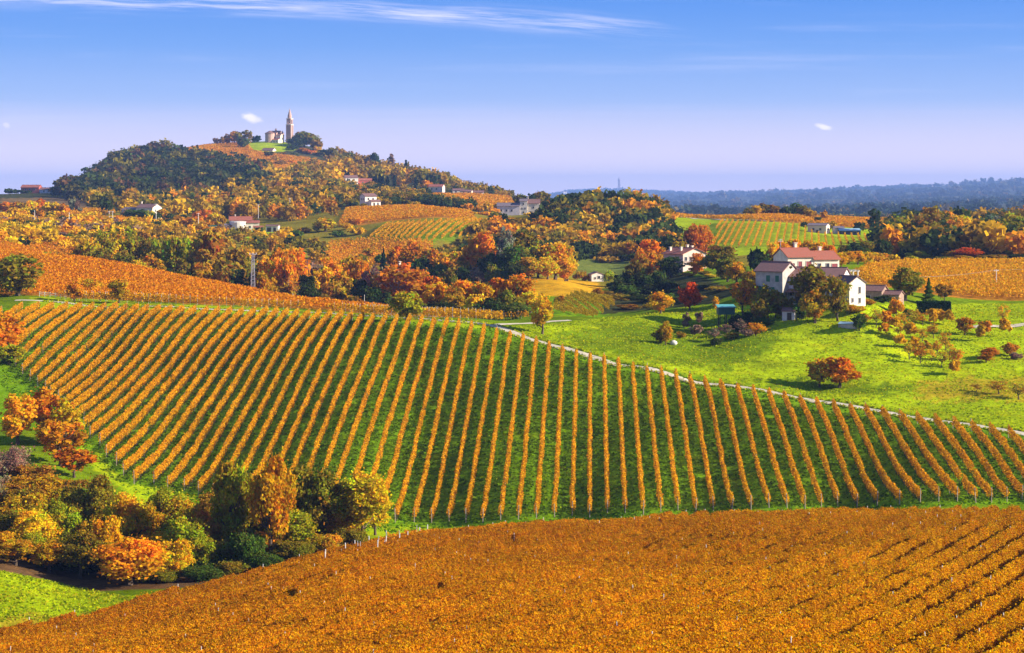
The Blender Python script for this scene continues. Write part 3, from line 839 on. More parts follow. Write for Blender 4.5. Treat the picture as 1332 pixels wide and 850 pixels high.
# red farm on the far left spur
h = place('farm_complex', 'dark red roofed farm row on the skyline spur beside the wood', 'house', 46, 1725, None, -6)
block(h, 16.0, 8.0, 5.5, 2.0, 'redwall', 'roofred', ox=-3.5, wins=[('F', -4, 3, 1.2, 1.4), ('F', 0, 3, 1.2, 1.4), ('F', 4, 3, 1.2, 1.4)])
block(h, 12.0, 7.0, 3.6, 1.6, 'lavender', 'roofold', ox=10.8, wins=[('F', -2, 1.4, 1.2, 1.4), ('F', 2, 1.4, 1.2, 1.4)])
h = place('small_house', 'small pale house at the foot of the dark wooded slope', 'house', 76, 1700, None, 10)
block(h, 7.0, 5.5, 3.2, 1.2, 'lavender', 'roofgrey', wins=[('F', 0, 1.2, 1.2, 1.4)])
# hill houses
h = place('hill_house', 'white gabled house with red lower wing on the hillside terrace', 'house', 462, 1690, 241.5, 18)
block(h, 11.0, 9.0, 6.5, 2.0, 'white', 'roofold', ox=-4.0, wins=[('F', -2, 4, 1.2, 1.4), ('F', 2, 4, 1.2, 1.4), ('L', 0, 4, 1.2, 1.4)])
block(h, 17.0, 7.0, 4.2, 1.6, 'redwall', 'roofred', ox=10.1, oy=1.0, wins=[('F', -4, 1.4, 1.2, 1.5), ('F', 0, 1.4, 1.2, 1.5), ('F', 4, 1.4, 1.2, 1.5)])
h = place('hill_house', 'tall white villa with loggia above the orange vineyard', 'house', 479, 1150, 270, 32)
block(h, 7.5, 6.5, 6.6, 1.3, 'white', 'roofold', over=0.6, wins=[('F', -1.6, 4.2, 0.9, 1.2), ('F', 1.4, 4.2, 0.9, 1.2), ('F', 0, 1.2, 1.0, 1.4), ('L', -1, 4.2, 0.8, 1.1), ('L', 1.2, 4.2, 0.8, 1.1)])
block(h, 6.0, 3.4, 3.4, 0.8, 'white', 'roofold', ox=1.5, oy=-5.0, over=0.4, wins=[('F', -1.2, 0.6, 1.0, 2.0, DOOR), ('F', 1.2, 0.6, 1.0, 2.0)])
h = place('hill_house', 'pink walled house with red roof at the end of the cypress terrace', 'house', 568, 1640, None, -14)
block(h, 12.0, 8.0, 4.2, 1.8, 'pink', 'roofred', wins=[('F', -3, 1.6, 1.2, 1.4), ('F', 1, 1.6, 1.2, 1.4)])
for (u, dd_, yw, lab) in ((596, 1640, 5, 'low pale house nearest the cypress terrace on the ridge'), (607, 1630, -8, 'low pale house in the middle of the ridge row'), (622, 1640, 4, 'low pale house at the far end of the ridge row')):
    h = place('ridge_house', lab, 'house', u, dd_, None, yw)
    block(h, 9.0, 6.0, 2.8, 1.2, 'cream', 'roofold', wins=[('F', -2, 1.0, 1.2, 1.3), ('F', 2, 1.0, 1.2, 1.3)])
h = place('manor', 'long grey roofed manor with white tower block above the wooded hill', 'house', 672, 1150, 278.5, -3)
block(h, 13.0, 6.5, 4.6, 1.7, 'lavender', 'roofgrey', ox=-4.6, wins=[('F', -4, 1.4, 0.9, 1.2), ('F', -1, 1.4, 0.9, 1.2), ('F', 2, 1.4, 0.9, 1.2)])
block(h, 4.2, 5.5, 7.4, 1.2, 'white', 'roofgrey', ox=4.1, wins=[('F', 0, 5.2, 0.7, 1.0), ('F', -0.9, 2.6, 0.7, 1.0), ('F', 0.9, 2.6, 0.7, 1.0), ('F', 0, 0.4, 0.8, 1.0)])
block(h, 7.0, 6.0, 6.2, 2.2, 'cream', 'roofold', ox=9.8, oy=1.0, wins=[('F', 0, 3.2, 0.8, 1.0)], chim=[(-3.3, 0, 1.6)])
h = place('field_house', 'square pale house with flat roof on the terraced vineyard', 'house', 1065, 905, 305, -24)
block(h, 8.6, 6.5, 4.0, 0.9, 'pink', 'roofgrey', over=0.4, wins=[('F', -1.6, 1.8, 1.0, 1.0), ('F', 1.6, 1.8, 1.0, 1.0), ('R', 0, 1.8, 0.9, 1.0), ('F', 0.2, 0.0, 1.0, 2.0, DOOR)])
h = place('long_shed', 'low dark blue shed with white roof panels beside the pale house', 'shed', 1104, 905, 306, 6)
block(h, 9.6, 5.0, 2.0, 0.8, 'darkpaint', 'bluesheet', over=0.3, wins=[('F', -3, 0.0, 1.4, 1.7, DOOR), ('F', 2, 0.6, 1.6, 0.9)])
block(h, 4.4, 4.0, 3.2, 0.6, 'white', 'roofgrey', ox=-4.2, oy=2.6, wins=[('F', 0, 2.2, 1.2, 0.7)])
h = place('hut', 'red roofed hut in the orange orchard on the left', 'hut', 118, 880, None, 8)
block(h, 4.6, 3.4, 2.2, 0.9, 'redwall', 'roofred', wins=[('F', 0, 0.0, 1.0, 1.8, DOOR)])
# white house under the church
h = place('hill_house', 'small white house on the slope just under the church', 'house', 350, 2185, 203.5, -18)
block(h, 13.0, 9.0, 6.5, 2.4, 'white', 'roofold', wins=[('F', -3, 3.6, 1.2, 1.5), ('F', 2.5, 3.6, 1.2, 1.5), ('R', 0, 3.6, 1.2, 1.5)])

# church: apse, nave, side chapel, turrets
h = place('church', 'old brick church with rounded apse on the hilltop', 'church', 357, 2300, 186.5, -24)
MB().lathe([(5.6, -3), (5.6, 10.6), (5.9, 10.7), (5.9, 11.3)], 14, cx=-3.2, cy=-4.5).obj('apse', M['brickpink'], h)
MB().lathe([(6.3, 11.3), (0.05, 14.4)], 14, cx=-3.2, cy=-4.5).obj('apse_roof', M['roofold'], h)
block(h, 11.0, 17.0, 11.5, 2.8, 'brickpink', 'roofold', ox=-1.5, oy=6.0, wins=[('R', -3, 6, 1.2, 2.6), ('R', 3, 6, 1.2, 2.6)])
block(h, 6.5, 8.0, 8.8, 2.0, 'cream', 'roofold', ox=6.5, oy=1.0, wins=[('F', 0, 4, 1.1, 2.0), ('R', 0, 4, 1.1, 2.0)])
block(h, 8.5, 4.5, 3.8, 1.2, 'cream', 'roofred', ox=5.2, oy=-5.0, wins=[('F', -1.5, 1, 1.0, 1.6), ('F', 1.8, 1, 1.0, 1.6)])
for (tx_, ty_, zz) in ((1.6, 0.5, 13.6), (9.0, 2.5, 10.5)):
    MB().box(tx_ - 0.8, tx_ + 0.8, ty_ - 0.8, ty_ + 0.8, zz - 2.5, zz + 1.9).lathe([(1.1, zz + 1.9), (0.03, zz + 4.0)], 8, cx=tx_, cy=ty_).obj('turret', M['darkbrick'], h)
# bell tower
h = place('bell_tower', 'tall square brick bell tower with conical spire beside the church', 'tower', 376.8, 2300, 187.5, -20)
s = 2.7
MB().box(-s, s, -s, s, -4, 21.5).obj('shaft', M['darkbrick'], h)
pil = MB()
for cx in (-1, 1):
    for cy in (-1, 1):
        pil.box(cx * s - 0.45, cx * s + 0.45, cy * s - 0.45, cy * s + 0.45, -4, 21.4)
pil.obj('corner_pilasters', M['brickpink'], h)
MB().box(-s - 0.7, s + 0.7, -s - 0.7, s + 0.7, 21.502, 22.4).obj('cornice', M['cream'], h)
bf = MB()
for cx in (-1, 1):
    for cy in (-1, 1):
        bf.box(cx * 2.05 - 0.65, cx * 2.05 + 0.65, cy * 2.05 - 0.65, cy * 2.05 + 0.65, 22.402, 27.6)
bf.box(-2.7, 2.7, -2.7, 2.7, 27.602, 28.8)
bf.obj('belfry', M['brickpink'], h)
MB().lathe([(0.9, 24.0), (0.75, 24.4), (0.5, 25.6), (0.05, 26.0)], 10).tube((0, 0, 26), (0, 0, 27.62), 0.08, 0.08, 5).obj('bell', M['darkwood'], h)
MB().box(-3.1, 3.1, -3.1, 3.1, 28.802, 29.4).obj('upper_cornice', M['cream'], h)
MB().lathe([(2.4, 29.402), (2.4, 31.4), (2.6, 31.5), (1.8, 34.5), (0.12, 40.5)], 10).obj('spire', M['brickpink'], h)
MB().tube((0, 0, 40.3), (0, 0, 42.0), 0.1, 0.06, 5).box(-0.5, 0.5, -0.06, 0.06, 41.2, 41.4).obj('cross', M['steel'], h)
# castle-like tower on the far blue ridge
h = place('far_church', 'tiny hazy church with tower on the blue ridge', 'church', 806, 19400, None, 10)
block(h, 46.0, 20.0, 24.0, 8.0, 'white', 'roofgrey', deep=12, wins=[('F', 0, 8, 3, 5)])
MB().box(-10, 8, 12, 30, -6, 112).obj('tower', M['darkbrick'], h)
MB().lathe([(11.0, 112), (0.1, 140)], 8, cx=-1.0, cy=21).obj('spire', M['darkbrick'], h)
for k, u in enumerate((728, 735, 829, 838, 950, 978, 1002, 1213, 1222, 1180)):
    dd_ = 18000 if u < 1000 else 14200
    h = place('far_house', 'small hazy white house on the wooded blue ridge', 'house', u, dd_, None, 30 * math.sin(k * 2.1), 'houses on the blue ridge')
    block(h, 34.0 + 8 * (k % 3), 20.0, 18.0, 7.0, 'white', 'roofold', deep=12, wins=[('F', -4, 4, 3, 3), ('F', 4, 4, 3, 3)])

# lattice mast
h = place('lattice_mast', 'slender steel lattice power mast rising from the gully trees', 'mast', 329, 560, None, 20)
H_ = (float(gv(h.location.x, 560)) - 330) * 560 / F


def mast_w(z):
    return 0.62 - 0.34 * z / H_


for cx in (-1, 1):
    for cy in (-1, 1):
        MB().tube((cx * mast_w(0), cy * mast_w(0), -0.5), (cx * mast_w(H_), cy * mast_w(H_), H_), 0.075, 0.055, 4).obj('leg', M['steel'], h)
nb = 13
br = MB()
for k in range(nb):
    z0_, z1_ = H_ * k / nb, H_ * (k + 1) / nb
    a_, b_ = mast_w(z0_), mast_w(z1_)
    cs0 = [(-a_, -a_, z0_), (a_, -a_, z0_), (a_, a_, z0_), (-a_, a_, z0_)]
    cs1 = [(-b_, -b_, z1_), (b_, -b_, z1_), (b_, b_, z1_), (-b_, b_, z1_)]
    for e in range(4):
        br.tube(cs0[e], cs1[(e + 1) % 4], 0.045, 0.045, 3)
        br.tube(cs1[e], cs1[(e + 1) % 4], 0.045, 0.045, 3)
tag(br.obj('bracing', M['steel'], h), kind='stuff')
MB().box(-1.0, 1.0, -0.06, 0.06, H_ - 0.35, H_ - 0.2).obj('cross_arm', M['steel'], h)
for xx in (-0.9, 0.0, 0.9):
    MB().lathe([(0.08, H_ - 0.2), (0.1, H_ - 0.05), (0.05, H_ + 0.15), (0.09, H_ + 0.2), (0.02, H_ + 0.3)], 6, cx=xx).obj('insulator', M['white'], h)


# utility poles
def pole(u, d, hgt, label, r=0.11, mat='whitepost', arms=True):
    h = place('utility_pole', label, 'pole', u, d, None, 15)
    MB().tube((0, 0, -0.6), (0, 0, hgt), r * 1.3, r * 0.8, 7).obj('shaft', M[mat], h)
    if not arms:
        MB().lathe([(r, hgt), (r * 1.2, hgt + 0.05), (0.01, hgt + 0.15)], 6).obj('cap', M['white'], h)
        return h, hgt
    MB().box(-0.7, 0.7, -0.05, 0.05, hgt - 0.4, hgt - 0.28).obj('cross_arm', M[mat], h)
    for xx in (-0.6, 0.0, 0.6):
        MB().tube((xx, 0, hgt - 0.28), (xx, 0, hgt - 0.08), 0.05, 0.03, 5).obj('insulator', M['white'], h)
    return h, hgt


pa = pole(1296, 500, 4.6, 'pale pole carrying wires across the golden vineyard by the hedge')
pb = pole(1180, 452, 4.0, 'pale pole behind the round dark tree by the rubble shed')
pc = pole(1420, 520, 5.0, 'pale pole at the far end of the golden vineyard wires')
for (u, d, hh, lab) in ((45, 905, 7.5, 'white pole among orange shrubs nearest the red roofed hut'), (90, 905, 7.2, 'white pole between the orange shrubs and the pale track'), (203, 1000, 11.0, 'tall pole in front of the yellow gabled house'), (258, 985, 8.0, 'pole beside the bright orange tree near the white farm'),
                        (142, 985, 6.5, 'short pole by the pale climbing track'), (146.5, 990, 6.5, 'second short pole by the pale climbing track'), (336, 1080, 9.0, 'pole on the slope above the white farm'), (377, 1100, 11.0, 'tall pole by the silvery olive hedge above the white farm'),
                        (381, 500, 2.4, 'grey pole where the orange slope meets the gully'), (474, 455, 3.4, 'thin white pole behind the shaded strip of the orange slope')):
    pole(u, d, hh, lab, 0.14 if d > 800 else 0.06, arms=d > 950)


def wire(a, b, sag, label, lateral):
    A_, B_ = a[0].matrix_basis @ Vector((lateral, 0, a[1] - 0.08)), b[0].matrix_basis @ Vector((lateral, 0, b[1] - 0.08))
    m = MB()
    prev = None
    for k in range(13):
        f = k / 12
        p = A_.lerp(B_, f)
        p.z -= sag * 4 * f * (1 - f)
        if prev is not None:
            m.tube(prev, p, 0.018, 0.018, 3, False)
        prev = p
    o = m.obj('power_line', M['wire'])
    return tag(o, label, 'wire', 'wires over the golden vineyard')


for lt in (-0.6, 0.6):
    wire(pb, pa, 0.5, 'sagging power line between the hedge pole and the shed pole', lt)
    wire(pa, pc, 0.6, 'sagging power line running on from the hedge pole', lt)
# tower crane far behind the ridge trees
h = place('tower_crane', 'thin tower crane jib showing above the ridge trees', 'crane', 590, 1900, None, 0)
zc = (HV - 236) / F * 1900 - h.location.z
MB().box(-0.5, 0.5, -0.5, 0.5, -2, zc + 2).obj('mast', M['steel'], h)
MB().box(-5, 17, -0.35, 0.35, zc, zc + 0.7).obj('jib', M['steel'], h)
# pale boulder on the knoll flank
h = place('boulder', 'pale boulder lying on the grass of the shaded knoll flank', 'boulder', 876, 393, None, 20)
me = MB().lathe([(0.02, -0.2), (0.55, -0.1), (0.72, 0.25), (0.6, 0.6), (0.3, 0.85), (0.02, 0.9)], 9).mesh('stone', M['whitepost'], True)
for v in me.vertices:
    v.co.x *= 1 + 0.25 * math.sin(v.co.z * 5 + v.co.y * 3)
    v.co.y *= 1 + 0.2 * math.sin(v.co.x * 4)
link('stone', me, h)
# white post-and-rail fence by the road bend
h = place('rail_fence', 'short white rail fence beside the farm track near the dark tree', 'fence', 72, 452, None, 0)
for k in range(7):
    x_ = (-3.6 + k * 1.2)
    z_ = float(gz(h.location.x + x_, 452)) - h.location.z
    MB().box(x_ - 0.06, x_ + 0.06, -0.06, 0.06, z_ - 0.3, z_ + 1.1).obj('post', M['white'], h)
za, zb = float(gz(h.location.x - 3.6, 452)) - h.location.z, float(gz(h.location.x + 3.6, 452)) - h.location.z
for hh in (0.55, 0.95):
    MB().add([(-3.6, -0.1, za + hh), (3.6, -0.1, zb + hh), (3.6, -0.06, zb + hh), (-3.6, -0.06, za + hh), (-3.6, -0.1, za + hh + 0.1), (3.6, -0.1, zb + hh + 0.1), (3.6, -0.06, zb + hh + 0.1), (-3.6, -0.06, za + hh + 0.1)],
             [(3, 2, 1, 0), (4, 5, 6, 7), (0, 1, 5, 4), (1, 2, 6, 5), (2, 3, 7, 6), (3, 0, 4, 7)]).obj('rail', M['white'], h)
# ------------------------------------------------------------------ vines
def leaf_quads(C, size, aspect=1.0, up=0.0, out=None):
    """rhombic leaves at centres C with half-diagonals size"""
    n = len(C)
    nrm = rng.normal(size=(n, 3))
    nrm[:, 2] = nrm[:, 2] + up
    if out is not None:
        nrm = nrm + out
    nrm /= np.linalg.norm(nrm, axis=1, keepdims=True) + 1e-9
    r = rng.normal(size=(n, 3))
    a = np.cross(nrm, r)
    a /= np.linalg.norm(a, axis=1, keepdims=True) + 1e-9
    b = np.cross(nrm, a)
    s = np.asarray(size).reshape(-1, 1)
    V = np.stack([C + a * s, C + b * s * aspect, C - a * s, C - b * s * aspect], 1).reshape(-1, 3)
    Fq = np.arange(4 * n).reshape(n, 4)
    return V, Fq


def pick(pal, n, bias=None):
    cols = np.array([p[0] for p in pal], float)
    wts = np.array([p[1] for p in pal], float)
    cum = np.cumsum(wts) / wts.sum()
    r = rng.random(n)
    if bias is not None:
        r = np.clip(r + bias, 0, 0.9999)
    c = cols[np.searchsorted(cum, r)]
    return c * rng.uniform(0.72, 1.22, (n, 1))


PAL = {
 'mid': [((0.54, 0.21, 0.004), 0.13), ((0.72, 0.34, 0.005), 0.42), ((0.80, 0.45, 0.008), 0.36), ((0.46, 0.31, 0.01), 0.06), ((0.24, 0.10, 0.01), 0.03)],
 'front': [((0.36, 0.135, 0.003), 0.10), ((0.62, 0.235, 0.003), 0.28), ((0.76, 0.36, 0.004), 0.36), ((0.82, 0.48, 0.006), 0.17), ((0.40, 0.33, 0.008), 0.07), ((0.62, 0.16, 0.004), 0.02)],
 'left': [((0.54, 0.17, 0.005), 0.3), ((0.68, 0.26, 0.006), 0.5), ((0.72, 0.36, 0.010), 0.2)],
 'right': [((0.66, 0.29, 0.007), 0.4), ((0.74, 0.41, 0.010), 0.4), ((0.48, 0.32, 0.012), 0.2)],
 'brown': [((0.38, 0.24, 0.008), 0.4), ((0.48, 0.31, 0.008), 0.35), ((0.24, 0.21, 0.01), 0.25)],
 'far': [((0.60, 0.22, 0.006), 0.3), ((0.70, 0.32, 0.007), 0.5), ((0.54, 0.35, 0.012), 0.2)],
}


def runs_in(xs, ys, poly, d0, d1, step, minlen):
    vv = gv(xs, ys)
    uu = CU + F * xs / ys
    ok = inpoly(uu, vv, poly) & (ys >= d0) & (ys <= d1)
    idx = np.nonzero(ok)[0]
    if len(idx) == 0:
        return []
    sp = np.split(idx, np.nonzero(np.diff(idx) > 2)[0] + 1)
    return [s for s in sp if len(s) * step >= minlen]


def hedge_leaves(x, y, dens, size, zlo, zhi, wid, pal, dirv, plant=1.0, gap=0.15, lum=None):
    """leaves of one stretch of trained vines along the polyline x,y"""
    L = math.hypot(x[-1] - x[0], y[-1] - y[0])
    n = max(6, int(L * dens))
    tt = rng.random(n) * L
    ph = np.sin(2 * np.pi * tt / plant + rng.random() * 6) * 0.5
    keep = rng.random(n) > gap * (0.5 + ph)
    big = snoise(tt, np.full(n, x[0] * 3.1), 2.1, rng.random() * 9)
    tt = tt[keep]
    big = big[keep]
    n = len(tt)
    f = tt / max(L, 1e-6)
    bx = np.interp(f, np.linspace(0, 1, len(x)), x)
    by = np.interp(f, np.linspace(0, 1, len(y)), y)
    h = rng.random(n) ** 0.75
    top = zhi + 0.18 * big + rng.normal(0, 0.07, n)
    zz = zlo + (top - zlo) * h
    prof = wid * (0.55 + 0.45 * np.sin(np.pi * np.clip(h * 0.85 + 0.1, 0, 1))) * (1 + 0.2 * big)
    lat = (rng.random(n) * 2 - 1) * prof * 0.5
    strag = rng.random(n) < 0.04
    zz[strag] += rng.random(strag.sum()) * 0.35
    cx = bx + dirv[1] * lat
    cy = by - dirv[0] * lat
    C = np.stack([cx, cy, gz(bx, by) + zz], 1)
    V, Fq = leaf_quads(C, size * rng.uniform(0.7, 1.3, n), 0.85, 0.35)
    bias = 0.12 * snoise(cx, cy, 9.0, 2) + 0.10 * big - 0.05
    col = pick(PAL[pal], n, bias)
    return V, Fq, col


def thin_posts(pts, hgt, r, mat, name='post'):
    mb = MB()
    for p in pts:
        lean = (random.uniform(-0.04, 0.04), random.uniform(-0.04, 0.04))
        mb.tube((p[0], p[1], p[2] - 0.3), (p[0] + lean[0] * hgt, p[1] + lean[1] * hgt, p[2] + hgt * random.uniform(0.93, 1.07)), r, r, 4)
    return mb


NROW = [0]


def vineyard(name, label, group, poly, d0, d1, dirv, spacing, dens, size, zlo, zhi, wid, pal, posts=None, single=False, trunks=False, minlen=6, endposts=False, off=0.0, densf=None):
    dv = np.array(dirv, float)
    dv /= np.linalg.norm(dv)
    nv = np.array([dv[1], -dv[0]])
    W = []
    for (u, v) in poly:
        for d in (d0, d1):
            W.append(((u - CU) / F * d, d))
    W = np.array(W)
    a, b = W @ nv, W @ dv
    step = 0.8
    ts = np.arange(b.min() - 5, b.max() + 5, step)
    acc = []
    rows = []
    k = 0
    for o in np.arange(math.floor(a.min() / spacing) * spacing + off, a.max(), spacing):
        xs = o * nv[0] + ts * dv[0]
        ys = o * nv[1] + ts * dv[1]
        m = ys > 55
        if not m.any():
            continue
        for s in runs_in(xs[m], ys[m], poly, d0, d1, step, minlen):
            x, y = xs[m][s], ys[m][s]
            wig = 0.06 * np.sin(np.arange(len(x)) * 0.35 + o)
            x = x + nv[0] * wig
            y = y + nv[1] * wig
            dmean = float(np.mean(y))
            dn = dens if densf is None else dens * densf(dmean)
            sz = size if densf is None else size / math.sqrt(densf(dmean))
            V, Fq, col = hedge_leaves(x, y, dn, sz, zlo, zhi, wid, pal, dv)
            if single:
                acc.append((V, Fq, col))
                continue
            z0 = float(gz(x[0], y[0]))
            root = empty(name, (float(x[0]), float(y[0]), z0))
            tag(root, label, 'vine row', group)
            V = V - np.array([x[0], y[0], z0])
            link('foliage', mesh_np('foliage', V, Fq, M['leaf'], cols=col), root)
            rel = lambda i: (float(x[i] - x[0]), float(y[i] - y[0]), float(gz(x[i], y[i])) - z0)
            if trunks:
                tm = MB()
                for i in range(0, len(x), 1):
                    p = rel(i)
                    j = random.uniform(-0.15, 0.15)
                    tm.tube((p[0] + j, p[1], p[2] - 0.1), (p[0], p[1] + j, p[2] + zlo + 0.35), 0.045, 0.03, 3, False)
                tag(tm.obj('trunks', M['bark'], root), kind='stuff')
            if posts:
                every, hgt, r, pm = posts
                ids = list(range(int(every / step), len(x) - 2, int(every / step)))
                if ids:
                    tag(thin_posts([rel(i) for i in ids], hgt, r, pm).obj('line_posts', M[pm], root), kind='stuff')
                if endposts:
                    for i in (0, len(x) - 1):
                        p = rel(i)
                        sgn = -1 if i == 0 else 1
                        q = (p[0] + sgn * dv[0] * 0.25, p[1] + sgn * dv[1] * 0.25, p[2])
                        MB().tube((q[0], q[1], q[2] - 0.4), (q[0] + sgn * dv[0] * 0.12, q[1] + sgn * dv[1] * 0.12, q[2] + hgt * random.uniform(0.95, 1.05)), r * 1.5, r * 1.3, 5).obj('end_post', M[pm], root)
            NROW[0] += 1
            k += 1
    if single and acc:
        o = 0
        VV, FF, CC = [], [], []
        for (V, Fq, col) in acc:
            VV.append(V); FF.append(Fq + o); CC.append(col)
            o += len(V)
        ob = link(name, mesh_np(name, np.vstack(VV), np.vstack(FF), M['leaf'], cols=np.vstack(CC)))
        tag(ob, label, 'vines', None, 'stuff')


# the two near vineyards: every vine is a part of its row, alike vines share their mesh
def vine_variants(count, nl, leaf, zlo, zhi, half, pal, seg, lump, dome):
    out = []
    for k in range(count):
        xx = rng.uniform(-seg / 2 - 0.12, seg / 2 + 0.12, nl)
        hh = rng.random(nl) ** 0.7
        bump_ = lump * (0.6 * np.sin(xx * 3.1 + k) + 0.4 * np.sin(xx * 7.3 + 2 * k))
        zz = zlo + (zhi - zlo + bump_) * hh + rng.normal(0, 0.05, nl)
        wd_ = half * np.sqrt(np.clip(1.02 - hh ** dome, 0.05, 1)) * (1 + lump * np.sin(xx * 4.7 + k * 1.7)) * (0.7 + 0.3 * np.minimum(1, hh * 3))
        yy_ = (rng.random(nl) * 2 - 1) * wd_
        st_ = rng.random(nl) < 0.03
        zz[st_] += rng.random(st_.sum()) * 0.3
        yy_[st_] *= 1.2
        V_, F_ = leaf_quads(np.stack([xx, yy_, zz], 1), leaf * rng.uniform(0.65, 1.35, nl), 0.85, 0.7)
        out.append(mesh_np('vine', V_, F_, M['tree'], cols=pick(PAL[pal], nl, 0.12 * np.sin(xx * 2.2 + k) - 0.03)))
    return out


def vine_rows(label, group, poly, d0, d1, dirv, spacing, seg, variants, tint, orange, minlen, miss, posts, ends, trunk=None, rrange=(-200, 140)):
    dv = np.array(dirv, float)
    dv /= np.linalg.norm(dv)
    nv = np.array([dv[1], -dv[0]])
    ang = math.atan2(dv[1], dv[0])
    ts = np.arange(20, 480, seg)
    for o in np.arange(rrange[0], rrange[1], spacing):
        xs, ys = o * nv[0] + ts * dv[0], o * nv[1] + ts * dv[1]
        m = (ys > 90) & (ys < 470)
        xs, ys = xs[m], ys[m]
        if len(xs) < 3:
            continue
        # finer sampling decides where the row begins and ends
        for s_ in runs_in(xs, ys, poly, d0, d1, seg, minlen):
            x, y = xs[s_], ys[s_]
            z = gz(x, y)
            root = tag(empty('vine_row', (float(x[0]), float(y[0]), float(z[0]))), label, 'vine row', group)
            za, zb_ = gz(x - dv[0] * seg / 2, y - dv[1] * seg / 2), gz(x + dv[0] * seg / 2, y + dv[1] * seg / 2)
            tr_, tg_ = tint(x, y)
            for i in range(len(x)):
                if rng.random() < miss:
                    continue
                c_ = link('vine', variants[int(rng.integers(0, len(variants)))], root)
                wob_ = rng.normal(0, 0.05)
                c_.location = (float(x[i] - x[0] + nv[0] * wob_), float(y[i] - y[0] + nv[1] * wob_), float(z[i] - z[0]))
                pit = -math.atan2(float(zb_[i] - za[i]), seg)
                flip = rng.random() < 0.5
                c_.rotation_euler = (0, -pit if flip else pit, ang + (math.pi if flip else 0))
                c_.scale = (1.03, rng.uniform(0.9, 1.15), rng.uniform(0.94, 1.08))
                c_.color = (float(tr_[i]), float(tg_[i]), float(tr_[i]), 1)
            every, prob, pms = posts
            for i in range(len(x)):
                end = i in (0, len(x) - 1)
                if (end and rng.random() < ends) or (not end and i % every == 2 and rng.random() < prob):
                    p_ = link('end_post' if end else 'post', pms[1] if (end and len(pms) > 2) else (pms[0] if rng.random() < 0.45 else pms[-1]), root)
                    sg = (-1 if i == 0 else 1) * (seg / 2 + 0.15) if end else seg / 2
                    qx, qy = x[i] + dv[0] * sg, y[i] + dv[1] * sg
                    p_.location = (float(qx - x[0]), float(qy - y[0]), float(gz(qx, qy) - z[0]))
                    p_.rotation_euler = (rng.normal(0, 0.03), rng.normal(0, 0.03), 0)
            if trunk:
                tm = MB()
                for i in range(len(x)):
                    for f_ in (-0.5, 0.0, 0.5):
                        qx, qy = x[i] + dv[0] * seg * f_ * 0.66, y[i] + dv[1] * seg * f_ * 0.66
                        p = (float(qx - x[0]), float(qy - y[0]), float(gz(qx, qy) - z[0]))
                        j = random.uniform(-0.12, 0.12)
                        tm.tube((p[0] + j, p[1], p[2] - 0.1), (p[0], p[1] + j, p[2] + trunk), 0.045, 0.03, 3, False)
                tag(tm.obj('trunks', M['bark'], root), kind='stuff')
            NROW[0] += 1


def post_mesh(h, r, mat):
    return MB().tube((0, 0, -0.4), (0, 0, h), r, r * 0.9, 5).mesh('post', M[mat])


def tint_mid(x, y):
    t_ = 1.02 + 0.10 * snoise(x, y, 11.0, 6) + rng.uniform(-0.07, 0.07, len(x)) - 0.12 * np.clip((x - 38) / 20, 0, 1)  # last term darkens the right-hand rows, shade put into the leaf tint
    t_ = np.clip(t_, 0.5, 1.2)
    return t_, t_ * (1.0 + 0.06 * snoise(x, y, 17.0, 3))


def tint_front(x, y):
    t_ = 0.90 + 0.11 * snoise(x, y, 7.0, 6) + rng.uniform(-0.09, 0.09, len(x))
    shed = np.clip((y - 165) / 50 + 0.5 * snoise(x, y, 21.0, 8), 0, 1) * np.clip((248 - y) / 12, 0.3, 1)  # far band browner: leaf fall, and the shadow band put into the tint
    t_ = np.clip(t_ * (1 - 0.20 * shed), 0.45, 1.05)
    return t_, t_ * (1 - 0.10 * shed) * (1 + 0.07 * np.clip((x - 10) / 25, -0.5, 1)) * rng.uniform(0.92, 1.05, len(x))


MIDV = vine_variants(12, 230, 0.112, 0.62, 2.0, 0.34, 'mid', 2.0, 0.10, 3.0)
vine_rows('golden trimmed vine row on the green striped slope', 'vine rows on the striped slope',
          [(-60, 424), (0, 412), (40, 404), (200, 407), (360, 412), (450, 416.5), (520, 421), (600, 427), (645, 437), (690, 450), (760, 469), (850, 489.5), (950, 510.5), (1050, 529), (1150, 545), (1250, 560), (1332, 573), (1480, 596),
           (1480, 649), (1332, 652), (1100, 659), (900, 665), (750, 672), (600, 680), (510, 678), (400, 664), (270, 645), (171, 627), (135, 588), (98, 547), (70, 519), (37, 490), (10, 468), (-60, 455)],
          278, 436, (0.040, 1.0), 2.56, 2.0, MIDV, tint_mid, None, 5, 0.012, (4, 0.9, [post_mesh(2.05, 0.045, 'post'), post_mesh(2.1, 0.075, 'post'), post_mesh(2.0, 0.045, 'post')]), 1.0, 0.95)
FRONT = [(-150, 2600), (-150, 870), (0, 838), (120, 816), (200, 792), (300, 769), (360, 753), (430, 734), (490, 720), (550, 709), (700, 696), (900, 686), (1100, 681), (1332, 678), (1500, 676), (1700, 2600)]
FRV = vine_variants(12, 2300, 0.070, 0.22, 1.78, 0.54, 'front', 2.0, 0.07, 3.2)
vine_rows('amber bushy vine row in the wide unstriped field facing the tree belt', 'vine rows of the broad amber field', FRONT, 98, 249, (0.40, 1.0), 2.5, 2.0, FRV, tint_front, None, 8, 0.004,
          (5, 0.5, [post_mesh(2.05, 0.036, 'whitepost'), post_mesh(2.1, 0.045, 'whitepost'), post_mesh(1.95, 0.036, 'post')]), 0.5)
# single row along the field's upper left edge
vineyard('vine_row', 'short orange vine row with white posts along the grass edge by the tree belt', 'edge vine rows by the tree belt',
         [(425, 741), (545, 700), (560, 706), (430, 750)], 205, 262, (0.66, 0.75), 2.6, 90, 0.14, 0.4, 1.7, 0.8, 'left', posts=(5, 2.3, 0.05, 'whitepost'), endposts=True, minlen=6)
